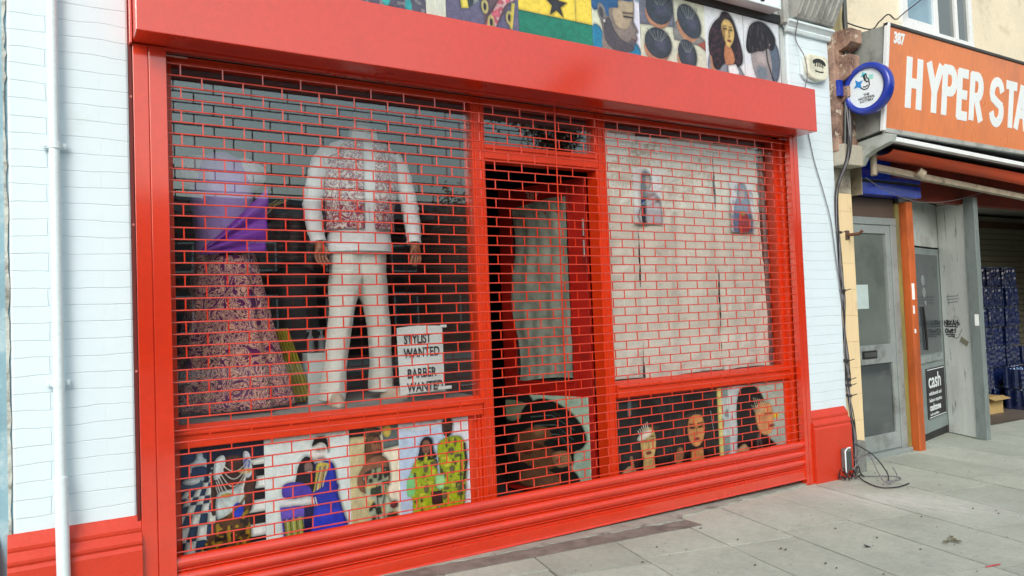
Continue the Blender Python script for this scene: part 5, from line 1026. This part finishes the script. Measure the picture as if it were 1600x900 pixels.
def store_sign():
    t = thing('shop_sign', 'long orange shop sign with white letters HYPER STAR and the number 387', 'sign', (8, -.3, 3))
    tilt = lambda z: -.30 - (z - 2.955) * .105
    def slab(x0, x1, z0, z1, d0, d1):
        m = MB(); i = 0; m.v = [(x, tilt(z) + d, z) for z in (z0, z1) for (x, d) in ((x0, d0), (x1, d0), (x1, d1), (x0, d1))]
        m.f = [(0, 3, 2, 1), (4, 5, 6, 7), (0, 1, 5, 4), (1, 2, 6, 5), (2, 3, 7, 6), (3, 0, 4, 7)]; return m
    X0, X1 = 6.03, 10.6
    m = MB(); m.v = [(x, y, z) for x in (X0 + .02, X1) for (y, z) in ((tilt(2.955) + .012, 2.955), (.095, 2.90), (.095, 3.86), (tilt(3.83) + .012, 3.83))]
    m.f = [(0, 1, 2, 3), (7, 6, 5, 4), (0, 4, 5, 1), (1, 5, 6, 2), (2, 6, 7, 3), (3, 7, 4, 0)]; m.build('sign_box', M['signgrey'], t, bevel=.004)
    slab(X0 + .035, X1, 2.97, 3.815, 0, .01).build('sign_face', M['orange'], t)
    slab(8.60, 8.606, 2.972, 3.813, -.001, .004).build('panel_joint', M['aluD'], t); slab(X0, X0 + .034, 2.945, 3.84, -.015, .02).build('edge_trim', M['upvc'], t, bevel=.003)
    slab(X0, X1, 3.818, 3.842, -.012, .03).build('top_trim', M['aluD'], t, bevel=.002); slab(X0 + .035, X1, 2.93, 2.968, -.018, .02).build('bottom_trim', M['stone'], t, bevel=.003)
    up = Vector((0, -.105, 1)).normalized(); rt = Vector((1, 0, 0))
    def P(x, z): return (x, tilt(z) - .0005, z)
    H_, T = 1.0, .36
    G = {'H': [[(0, 0), (0, 1)], [(1, 0), (1, 1)], [(0, .5), (1, .5)]], 'Y': [[(0, 1), (.5, .42), (1, 1)], [(.5, .45), (.5, 0)]], 'P': [[(0, 0), (0, 1)], [(0, 1), (.55, 1)] + arc(.55, .75, .45, .25, 90, -90, 8) + [(0, .5)]],
         'E': [[(0, 0), (0, 1)], [(0, 1), (.95, 1)], [(0, .5), (.85, .5)], [(0, 0), (.95, 0)]], 'R': [[(0, 0), (0, 1)], [(0, 1), (.5, 1)] + arc(.5, .75, .45, .25, 90, -90, 8) + [(0, .5)], [(.45, .5), (1, 0)]],
         'S': [arc(.5, .74, .48, .26, 20, 215, 12) + [(.5, .5)] + arc(.5, .27, .48, .27, 35, -160, 12)], 'T': [[(0, 1), (1, 1)], [(.5, 1), (.5, 0)]], 'A': [[(0, 0), (.5, 1), (1, 0)], [(.2, .33), (.8, .33)]]}
    for ch, x, w in (('H', 6.345, .165), ('Y', 6.655, .185), ('P', 6.915, .16), ('E', 7.165, .125), ('R', 7.385, .16), ('S', 7.745, .19), ('T', 8.035, .16), ('A', 8.235, .19), ('R', 8.535, .16)):
        tk = .086; strokes(G[ch], tk, (x + tk / 2, tilt(3.14) - .0005, 3.155 + tk / 2), rt, up, M['signwhite'], t, 'letter', h=.475 - tk, w=w, ext=.008)
    text('387', .125, P(6.14, 3.695), rt, up, M['signwhite'], t, 'number', ext=.002, off=.006, sx=.82)
store_sign()

def lottery():
    t = thing('projecting_sign', 'round blue-rimmed projecting sign with crossed-fingers emblem reading The National Lottery', 'sign', (5.92, -.27, 3.3))
    X = 5.92; cy, cz = -.265, 3.298; rot = 0
    def ring(r0, r1, x0, x1, n=56):
        m = MB(); prof_ = [(r0, x0), (r1 - .012, x0), (r1, x0 + .02), (r1, x1 - .02), (r1 - .012, x1), (r0, x1)]
        k = len(prof_)
        for j in range(n):
            a = 2 * math.pi * j / n
            for (r, x) in prof_: m.v.append((x, cy - r * math.cos(a), cz + r * math.sin(a)))
        for j in range(n):
            for i in range(k): m.f.append((j * k + i, ((j + 1) % n) * k + i, ((j + 1) % n) * k + (i + 1) % k, j * k + (i + 1) % k))
        return m
    ring(.165, .218, X - .045, X + .045).build('rim', M['lotblue'], t, smooth=True)
    m = MB(); m.tube([(X - .03, cy, cz), (X + .03, cy, cz)], .17, 56); fc = m.build('face', mat('white_acrylic', S(222, 232, 238), .25, var=.02, coat=.4), t)
    m = MB(); m.box(X - .02, X + .02, -.06, .08, cz - .04, cz + .04); m.build('bracket', M['lotblue'], t, bevel=.004)
    m = MB(); m.box(5.80, 5.86, -.075, -.045, cz - .02, cz + .12); m.build('mounting_block', M['lotblue'], t, bevel=.004)
    rt = Vector((0, -1, 0)); up = Vector((0, 0, 1)); O = Vector((X - .0305, cy, cz))
    ink = M['ink']
    hand = [[(-.35, -.05), (-.28, -.3), (-.1, -.42), (.12, -.38), (.22, -.2), (.2, .0), (.05, -.02)], [(.05, -.02), (.0, .12), (-.06, .38), (.04, .42), (.08, .2)], [(-.02, .36), (-.12, .42), (-.12, .3), (-.04, .08)], [(.08, .2), (.16, .16), (.2, .05)], [(-.16, -.24), (-.02, -.28), (.1, -.22)]]
    strokes(hand, .009, O + up * .055, rt, up, ink, t, 'emblem_hand', h=.15, w=.15, ext=.001)
    def star(cx, cy_, r, col, rot_, nm, kf=.42):
        m = MB(); P = []
        for k in range(8):
            a = math.radians(rot_) + k * math.pi / 4; rr = r if k % 2 == 0 else r * kf; P.append(O + rt * (cx + rr * math.cos(a)) + up * (cy_ + rr * math.sin(a)))
        off = Vector((-.0012, 0, 0)); m.v = [tuple(p + off) for p in P] + [tuple(p) for p in P]; m.f = [tuple(range(8))[::-1], tuple(range(8, 16))] + [(k, (k + 1) % 8, 8 + (k + 1) % 8, 8 + k) for k in range(8)]
        m.build(nm, col, t)
    star(-.068, .05, .052, mat('star_blue', S(40, 130, 200), .4), 30, 'emblem_star'); star(-.015, .118, .03, mat('star_teal', S(70, 185, 200), .4), 20, 'emblem_star', .55); star(.05, .085, .03, mat('star_green', S(150, 215, 205), .4), 35, 'emblem_star', .6)
    for s_, z, w in (('THE', -.062, .0), ('NATIONAL', -.088, 0), ('LOTTERY', -.114, 0)):
        text(s_, .028, tuple(O + up * z - Vector((.0008, 0, 0)) + rt * 0.0), tuple(rt), (0, 0, 1), ink, t, 'lettering', ext=.0004, off=.0008, sx=1.05, align='CENTER')
lottery()

def awning():
    t = thing('awning', 'folded terracotta awning with white cassette bar under the orange sign', 'awning', (7, -.25, 2.8))
    X0, X1 = 6.16, 10.6; sl = -.026
    def bar(prof_, x0, x1, nm, m_, s=sl, **kw):
        mb = MB(); n = len(prof_)
        for x in (x0, x1): mb.v += [(x, y, z + s * (x - 6.16)) for y, z in prof_]
        mb.f = [(k, (k + 1) % n, n + (k + 1) % n, n + k) for k in range(n)] + [tuple(range(n))[::-1], tuple(range(n, 2 * n))]
        return mb.build(nm, m_, t, **kw)
    bar([(-.27, 2.86), (-.27, 2.925), (.05, 2.94), (.05, 2.85)][::-1], X0, X1, 'roller', M['black'])  # roller coloured black to paint in the shadow band under the sign
    bar([(-.325, 2.862), (-.325, 2.90), (-.30, 2.91), (-.255, 2.91), (-.255, 2.862)][::-1], X0, X1, 'front_bar', M['upvc'], bevel=.003)
    m = MB(); m.grid(lambda u, v: (X0 + .15 + (X1 - X0 - .15) * u, -.22 + .25 * v - .05 * math.sin(v * 3), 2.855 + sl * 4.44 * u - .03 - (.02 + .10 * u) * math.sin(math.pi * min(1, v * 1.1)) - .03 * v), 60, 12); m.build('cloth', M['terra'], t, smooth=True, solid=.004)
    bar([(-.03, 2.69), (-.03, 2.745), (.03, 2.75), (.03, 2.69)][::-1], 6.35, X1, 'beige_beam', M['beige'], s=-.05, bevel=.004)
    bar([(.035, 2.70), (.035, 2.86), (.2, 2.86), (.2, 2.70)][::-1], 6.9, X1, 'inner_board', M['brownboard'], s=-.02)
    # cast end bracket
    pr = [(-.36, 2.905), (-.29, 2.93), (-.05, 2.90), (.0, 2.87), (.0, 2.70), (-.02, 2.69), (-.06, 2.695), (-.10, 2.76), (-.18, 2.80), (-.34, 2.845)]
    MB().prof([(-y * 1 - .0 if False else y, z) for y, z in pr], 6.07, 6.15).build('end_bracket', mat('cast_grey_bracket', S(170, 180, 176), .5, var=.1, dirt=S(120, 120, 112), dscale=10), t, bevel=.006)
    m = MB(); m.box(5.80, 6.07, -.09, .05, 2.68, 2.86); m.build('wall_plate', mat('scabby_stone_block', S(176, 172, 158), .8, var=.2, wear=S(90, 84, 74), wscale=34, wlo=.62, bump=.004), t, bevel=.008)
    MB().tube([(6.28, -.05, 2.82), (6.26, -.06, 2.62)], .028, 12).build('crank_eye', M['beige'], t, smooth=True)
    MB().tube([(6.95, -.06, 2.70), (6.99, -.09, 2.66)], .045, 14).build('arm_joint', M['beige'], t, smooth=True)
    b = thing('light_box', 'small blue light box sign in shadow above the grey door', 'sign', (6.9, .2, 2.6))
    MB().box(6.42, 7.40, .17, .30, 2.645, 2.85).build('upper_face', M['bluebox'], b, bevel=.004); MB().box(6.42, 7.40, .172, .30, 2.505, 2.618).build('lower_face', M['bluebox'], b, bevel=.004); MB().box(6.43, 7.39, .19, .30, 2.618, 2.645).build('middle_rail', mat('olive_rail', S(70, 76, 50), .5), b)
    MB().box(6.405, 6.42, .16, .31, 2.49, 2.86).build('side_trim', M['beige'], b, bevel=.002)
awning()

def alarm():
    t = thing('alarm_box', 'small white alarm box with an eye symbol on the white pier beside the shutter box', 'alarm box', (5.53, -.05, 3.48))
    pr = [(5.42, 3.435), (5.42, 3.58), (5.47, 3.60), (5.66, 3.60), (5.70, 3.58), (5.70, 3.44), (5.66, 3.40), (5.60, 3.385), (5.52, 3.385), (5.46, 3.40)]
    MB().prof(pr, -.055, .003, 'y').build('case', mat('ivory_plastic', S(214, 216, 198), .4, dirt=S(170, 170, 150), dscale=14), t, bevel=.012)
    MB().prof([(x * 1.0 - .035, z - .012) for x, z in pr], -.022, .002, 'y').build('back_plate', M['whitef'], t, bevel=.005)
    g = [arc(.5, .1, .5, .42, 150, 20, 10), arc(.5, .06, .5, .36, 150, 20, 10), arc(.5, .0, .46, .34, 150, 25, 10)] + [[(.25 + .12 * k, .30), (.22 + .14 * k, .0)] for k in range(5)] + [arc(.5, -.3, .3, .08, 200, 340, 6)]
    strokes(g, .011, (5.48, -.0555, 3.50), (1, 0, 0), (0, 0, 1), mat('black_print', S(40, 46, 44), .5), t, 'eye_emblem', h=.12, w=.18, ext=.001)
alarm()

def wires():
    r = random.Random(12)
    path = [(6.03, -.04, 4.6), (6.0, -.03, 4.195), (5.972, -.04, 3.814), (5.909, -.075, 3.295), (5.828, -.115, 2.783), (5.77, -.02, 2.445), (5.775, -.01, 1.895), (5.80, -.0, 1.513), (5.80, .0, 1.078), (5.80, -.01, .807), (5.80, -.02, .536), (5.81, -.04, .264), (5.74, -.06, .06)]
    def dense(P, n=8):
        out = []
        for i in range(len(P) - 1):
            p0, p1, p2, p3 = (Vector(P[max(0, min(len(P) - 1, i + k - 1))]) for k in range(4))
            for j in range(n):
                t_ = j / n; out.append(.5 * (2 * p1 + (p2 - p0) * t_ + (2 * p0 - 5 * p1 + 4 * p2 - p3) * t_ ** 2 + (3 * p1 - p0 - 3 * p2 + p3) * t_ ** 3))
        out.append(Vector(P[-1])); return out
    t = thing('cable_bundle', 'tangled bundle of black cables running down the seam between the two buildings', 'cables', (5.8, -.03, .1))
    D = dense(path)
    for k in range(9):
        ph = r.uniform(0, 6); a = r.uniform(.004, .016); fr = r.uniform(.25, .5); ox, oy = r.uniform(-.016, .016), r.uniform(-.012, .008); rad = r.choice((.0045, .006, .0035, .005)); pts = []
        for i, p in enumerate(D): pts.append(p + Vector((ox + a * math.sin(i * fr + ph), oy + a * .5 * math.cos(i * fr * 1.3 + ph), 0)))
        MB().tube(pts, rad, 6).build('cable', M['cable'] if k % 4 else M['gcable'], t, smooth=True)
    for z, x in ((.84, 5.8), (.79, 5.80), (1.0, 5.79), (.7, 5.8), (2.1, 5.78), (1.6, 5.79)):
        m = MB(); m.tube([(x, -.01, z - .01), (x, -.012, z + .012)], .026, 10); m.tube([(x + .015, -.03, z), (x + .055, -.05, z + .012)], .004, 5); m.build('cable_tie', M['cable'], t)
    d = MB(); d.tube([(5.84, -.075, 2.86), (5.90, -.07, 3.35), (5.955, -.06, 3.9), (6.0, -.03, 4.7)], .013, 8); d.tube([(5.87, -.08, 2.86), (5.93, -.08, 3.35), (5.99, -.05, 3.9), (6.03, -.03, 4.7)], .011, 8); d.build('conduit', M['aluD'], t, smooth=True)
    # loose ends and loops on the ground
    gp = lambda x, y, h=.008: (x, y, zg(x) + h)
    for P in ([gp(5.74, -.06, .03), gp(5.60, -.25), gp(5.50, -.45), gp(5.62, -.52), gp(5.80, -.50)], [(5.76, -.05, .16), (5.80, -.16, .22), (5.70, -.30, .12), gp(5.62, -.42, .02), gp(5.74, -.44, .05), (5.82, -.36, .14)], [(5.68, -.09, .10), (5.80, -.12, .20), (5.92, -.10, .22)], [gp(5.76, -.12), gp(5.95, -.28), gp(5.88, -.38), gp(5.72, -.36)], [gp(5.66, -.08, .05), gp(5.56, -.16, .02), gp(5.52, -.12, .06)], [(5.78, -.06, .3), (5.88, -.16, .2), gp(5.86, -.28, .05), gp(5.78, -.34)]):
        MB().tube(dense(P, 8), .005, 6).build('loose_end', M['gcable'] if r.random() < .5 else M['cable'], t, smooth=True)
    m = MB()
    for k in range(16):
        x, y = 5.56 + r.uniform(-.1, .2), -.1 + r.uniform(-.06, .03); m.tube([(x, y, zg(x) + .01), (x + r.uniform(-.06, .06), y + r.uniform(-.05, .05), zg(x) + r.uniform(.02, .12))], .005, 5)
    m.build('cut_ends', M['cable'], t)
    o = thing('junction_box', 'grey junction box at the foot of the pier beside the cables', 'junction box', (5.6, -.1, .05))
    MB().box(5.575, 5.665, -.10, -.062, .10, .285).build('case', mat('grey_junction_box', S(108, 116, 116), .5, var=.15, dirt=S(60, 60, 56), dscale=14), o, bevel=.006); MB().box(5.583, 5.657, -.106, -.101, .11, .262).build('lid', mat('dark_grey_lid', S(70, 78, 78), .5), o, bevel=.003)
    MB().tube([(5.57, -.108, .07), (5.57, -.108, .27), (5.60, -.108, .292), (5.64, -.108, .292)], .006, 8).build('white_lead', M['pipe'], o, smooth=True)
    o = MB().prof([(5.87, .03), (5.87, .26), (5.90, .30), (5.98, .30), (5.99, .25), (5.99, .03)], -.02, .053, 'y').build('duct_block', mat('grey_duct', S(128, 134, 130), .8, var=.2, dirt=S(80, 78, 72), dscale=12, bump=.004), None, bevel=.008, origin=(5.93, 0, .03)); tag(o, 'grey cable duct block at the foot of the cream pilaster', 'duct')
    for lb, P, rad in (('thin grey wire running down past the alarm box above the shutter box', [(5.29, -.08, 4.6), (5.295, -.08, 4.06), (5.30, -.075, 3.87), (5.335, -.015, 3.714), (5.375, -.06, 3.558), (5.40, -.06, 3.40), (5.405, -.01, 3.23), (5.42, -.008, 3.0)], .0048),
                       ('thin grey wire hanging down the right white pier below the shutter box', [(5.43, -.008, 2.99), (5.50, -.01, 2.706), (5.60, -.012, 2.44), (5.68, -.012, 2.197), (5.72, -.012, 1.896), (5.775, -.012, 1.5)], .0045),
                       ('loose wire hanging across the blue light box and the entrance', [(6.2, -.02, 2.60), (6.7, .1, 2.53), (7.3, .15, 2.46), (7.9, .15, 2.50), (8.5, .1, 2.62)], .0035),
                       ('black wire drooping to the top corner of the orange sign', [(6.0, -.04, 3.96), (6.1, -.2, 3.86), (6.03, -.33, 3.87), (6.15, -.34, 3.95), (6.5, -.2, 4.02), (7.0, .0, 4.25), (7.6, .04, 4.6)], .006)):
        o = MB().tube(dense(P, 8), rad, 6).build('wire', M['gcable'] if rad < .005 else M['cable'], None, smooth=True, origin=P[-1]); tag(o, lb, 'wire')
    o = thing('pipe_stub', 'rusty metal hook sticking out of the cream pilaster', 'hook', (6.0, .05, 2.1)); MB().tube([(5.99, .055, 2.09), (5.99, -.06, 2.09), (6.0, -.09, 2.115)], .014, 8).build('hook', mat('rusty_iron', S(96, 66, 50), .8, var=.3), o, smooth=True); MB().box(5.965, 6.015, .045, .0545, 2.05, 2.13).build('plate', mat('rusty_plate', S(84, 70, 60), .8), o)
wires()

def water():
    r = random.Random(8); base = None
    def pack(loc):
        t = thing('water_pack', 'x', 'water pack', loc)
        m = MB()
        for i in range(4):
            for j in range(2):
                x, y = loc[0] - .135 + i * .09, loc[1] - .06 + j * .1
                for (z, q) in (): pass
                pts = [(x, y, loc[2] + z) for z in (.0, .02, .1, .19, .235, .262, .275)]; m.tube(pts, [.036, .042, .040, .042, .03, .014, .014], 12)
        m.build('bottles', M['bottle'], t, smooth=True)
        w = MB(); pr = [(-.185, 0), (-.19, .1), (-.186, .19), (-.15, .215), (.15, .215), (.186, .19), (.19, .1), (.185, 0)]
        w.grid(lambda u, v: (loc[0] - .187 + .374 * u, loc[1] - .112 + .012 * math.sin(u * 25.1) + .006 * mnoise.noise(Vector((u * 9, v * 9, 3))), loc[2] + .003 + .262 * v), 30, 8)
        w.grid(lambda u, v: (loc[0] - .188 + .008 * math.sin(u * 12), loc[1] - .11 + .22 * u, loc[2] + .003 + .262 * v), 12, 6)
        w.box(loc[0] - .18, loc[0] + .18, loc[1] - .10, loc[1] + .10, loc[2] + .001, loc[2] + .24)
        w.build('shrink_wrap', M['waterblue'], t, smooth=False)
        return t
    proto = pack((10.75, 1.45, zg(10.7) + .003)); protoz = proto.location.copy()
    cols = ((10.75, 1.45, 7, 'left column of the tall stack'), (11.16, 1.47, 7, 'middle column of the tall stack'), (11.57, 1.45, 7, 'right column of the tall stack'), (11.20, 1.12, 2, 'low pile in front of the tall stack'), (11.62, 1.12, 2, 'low pile at the right of the entrance'), (12.05, 1.3, 3, 'short column behind the low pile'))
    ordn = ('bottom', 'second', 'third', 'fourth', 'fifth', 'sixth', 'topmost'); first = True
    for (x, y, n, lb) in cols:
        for k in range(n):
            if first: o = proto; first = False
            else:
                o = proto.copy(); COL.objects.link(o)
                for ch in proto.children: c = ch.copy(); COL.objects.link(c); c.parent = o
            o.location = (x + r.uniform(-.02, .02), y + r.uniform(-.02, .02), zg(x) + .003 + k * .278); o.rotation_euler[2] = r.uniform(-.05, .05)
            lv = ordn[k] if k < n - 1 or n < 3 else 'topmost'
            if n < 3 and k: lv = 'upper'
            o['label'] = f'blue water pack, {lv} in the {lb}'; o['group'] = 'water bottle packs stacked in the shop entrance'
    o = thing('cardboard_box', 'open brown cardboard box on the floor at the left of the water packs', 'box', (10.45, 1.1, zg(10.5)))
    x, y, z = 10.42, 1.2, zg(10.42) + .003; m = MB(); m.box(x - .2, x + .2, y - .13, y - .125, z, z + .22); m.box(x - .2, x + .2, y + .125, y + .13, z, z + .22); m.box(x - .2, x - .195, y - .124, y + .124, z, z + .22); m.box(x + .195, x + .2, y - .124, y + .124, z, z + .22); m.box(x - .194, x + .194, y - .124, y + .124, z, z + .006); m.build('box_body', M['card'], o)
    m = MB(); m.obox((x - .2, y - .131, z + .22), (.4, 0, 0), (0, -.10, -.03), (0, 0, .005)); m.build('flap', M['card'], o)
fl_ = MB(); fl_.grid(lambda u, v: (9.1 + 6.8 * u, .62 + 2.36 * v, zg(9.1 + 6.8 * u) + .005), 12, 2); tag(fl_.build('shop_floor', mat('dark_worn_boards', S(96, 88, 80), .6, var=.3, vscale=5, stretch=(.25, 2, 1), dirt=S(60, 54, 48))), kind='structure')
water()

def litter():
    r = random.Random(21)
    o = thing('leaf_litter', 'small clump of dry leaves on the paving stones', 'leaves', (4.54, -1.5, zg(4.54)))
    m = MB(); lm = mat('dry_leaf', S(104, 104, 74), .8, var=.3)
    for k in range(14):
        x, y = 4.54 + r.gauss(0, .045), -1.50 + r.gauss(0, .025); z = zg(x) + .006 + r.random() * .006; a = r.uniform(0, 6.3); L = r.uniform(.012, .03)
        c, s = math.cos(a) * L, math.sin(a) * L; m.ngon([(x - c, y - s, z), (x + s * .4, y - c * .4, z + .006), (x + c, y + s, z + .003), (x - s * .4, y + c * .4, z + .004)])
    m.build('leaves', lm, o)
    o = MB().obox((4.335, -1.88, zg(4.3) + .004), (-.02, .0, 0), (.0, .004, 0), (0, 0, .004)).build('scrap', M['red'], None); bpy.data.objects.remove(o)
    P0 = Vector((4.33, -1.80, zg(4.33) + .006)); P1 = Vector((4.25, -1.90, zg(4.25) + .006))
    P0 = Vector((4.235, -1.845, zg(4.2) + .006)); P1 = Vector((4.345, -1.865, zg(4.3) + .006))
    o = MB().tube([P0, (P0 + P1) / 2 + Vector((0, .003, 0)), P1], [.003, .0045, .003], 8).build('plastic_straw', mat('pink_red_plastic', S(186, 70, 76), .4), None, smooth=True, origin=tuple(P0)); tag(o, 'short pinkish red plastic strip lying on the paving at the lower right', 'litter')
    lab = ('near the foot of the shutter', 'by the loose cables', 'towards the right edge of the paving', 'in the middle of the paving', 'near the leaf clump')
    m = MB(); 
    for k in range(190):
        x = r.uniform(2.4, 7.5); y = r.uniform(-2.2, -.1); z = zg(x) + .004; s = r.choice((.003, .004, .006, .011)) * r.uniform(.8, 1.3)
        m.v += [(x - s, y, z), (x, y - s * .7, z), (x + s, y, z), (x, y + s * .6, z), (x + s * .2, y, z + s * .6)]; i = len(m.v) - 5; m.f += [(i, i + 1, i + 4), (i + 1, i + 2, i + 4), (i + 2, i + 3, i + 4), (i + 3, i, i + 4)]
    o = m.build('grit', mat('grit_crumbs', S(92, 90, 78), .9, var=.6, vscale=30), None); tag(o, 'tiny crumbs of grit and chewing gum scattered over the paving', 'grit', kind='stuff')
    o = MB(); o.v = [(4.055, -1.27, zg(4) + .004), (4.085, -1.285, zg(4) + .004), (4.09, -1.255, zg(4) + .004), (4.06, -1.25, zg(4) + .018)]; o.f = [(0, 1, 3), (1, 2, 3), (2, 0, 3), (0, 2, 1)]
    o = o.build('stone_chip', mat('dark_chip', S(50, 52, 50), .8), None, origin=(4.07, -1.27, zg(4))); tag(o, 'single small dark stone chip lying in the middle of the paving', 'stone')
litter()

# ================================================================== ACROSS THE STREET (seen in the reflections)
def across():
    G = random.Random(31)
    walls = (S(112, 84, 70), S(150, 142, 128), S(96, 78, 70), S(128, 120, 108), S(104, 80, 66))
    x = -24
    lbs = ('low brown brick terrace house reflected at the left of the glass', 'low pale terrace house across the street', 'low dark brick house across the street', 'low buff house across the street', 'low red-brown house across the street', 'low brick end house far along the street', 'farthest low house along the street')
    for k, (w, h, ci) in enumerate(((20, 5.6, 0), (10, 6.6, 1), (13, 6.7, 2), (12, 6.9, 3), (14, 7.1, 4), (16, 7.0, 0), (26, 7.6, 2))):
        t = thing('terrace_house', lbs[k], 'house', (x + w / 2, -30, 0), 'houses across the street')
        MB().box(x, x + w - .1, -36, -28, -.15, h - .6).build('wall', mat(f'house_wall', tuple(v * .45 for v in walls[ci][:3]) + (1,), .8), t)
        MB().prof([(-27.7, h - .6), (-32, h + .9), (-36.2, h - .6)][::-1], x, x + w - .1).build('roof', mat('slate_roof', S(48, 50, 56), .7), t)
        n = int(w / 3)
        for j in range(n):
            xx = x + (j + .5) * w / n
            for z in ((1.2, 2.7), (3.6, 4.9)):
                if z[1] < h - .7:
                    f = MB(); f.box(xx - .6, xx + .6, -28, -27.93, z[0], z[1]); wn = f.build('window', M['upvc'], t); p = MB(); p.box(xx - .52, xx + .52, -27.929, -27.92, z[0] + .08, z[1] - .08); sub(p, 'pane', M['atmd'], wn)
        x += w
    def tree(px, py, h, cr, cz, n, lb, low=0.35, seed=1):
        g = random.Random(seed); t = thing('street_tree', lb, 'tree', (px, py, 0), 'street trees reflected in the windows')
        tr = MB(); tr.tube([(px, py, -.1), (px + .1, py, h * .3), (px - .1, py + .1, h * .62), (px, py, h * .9)], [h * .025, h * .02, h * .012, .03], 10)
        L = MB()
        for k in range(14):
            a = g.uniform(0, 6.3); z0 = h * g.uniform(low, .8); rr = cr * g.uniform(.6, 1) * (1 if z0 < h * .7 else .6); e = (px + rr * math.cos(a), py + rr * math.sin(a), z0 + g.uniform(.3, 1.6)); tr.tube([(px, py, z0), ((px + e[0]) / 2, (py + e[1]) / 2, (z0 + e[2]) / 2 + .2), e], [.07, .05, .02], 6)
            for q in range(n):
                f = g.uniform(.35, 1.08); c = Vector((px, py, z0)).lerp(Vector(e), f) + Vector((g.gauss(0, .45), g.gauss(0, .45), g.gauss(0, .35))); s = g.uniform(.06, .13); A = Vector((g.uniform(-1, 1), g.uniform(-1, 1), g.uniform(-1, 1))).normalized() * s; B = A.orthogonal().normalized() * s * .6
                L.ngon([c - A, c + B, c + A, c - B])
        tr.build('trunk', mat('bark', S(84, 74, 62), .9), t, smooth=True); L.build('crown', mat('dark_green_leaves', (.035, .06, .02, 1), .6, var=.4, vscale=1.5), t)
    tree(-.9, -10.3, 5.6, 2.1, 4, 150, 'leafy tree at the near kerb reflected at the left end of the window', .5, 3)
    tree(22.8, -27.5, 16.5, 3.6, 9, 750, 'tall tree reflected in the shutter box and in the glass over the door', .3, 5)
    tree(27, -26, 10.5, 3.0, 7, 220, 'shorter tree beside the tall one across the street', .3, 7)
    tree(16, -27, 8.2, 2.2, 6, 160, 'small tree across the street before the pale house', .3, 9)
    t = thing('street_lamp', 'dark street lamp post with a short white lantern across the road', 'street lamp', (2.6, -17.5, 0)); MB().tube([(2.6, -17.5, 0), (2.6, -17.5, 5.2)], [.07, .05], 10).build('post', M['black'], t); MB().box(2.4, 2.8, -17.7, -17.3, 3.9, 4.05).build('lantern', M['upvc'], t)
across()
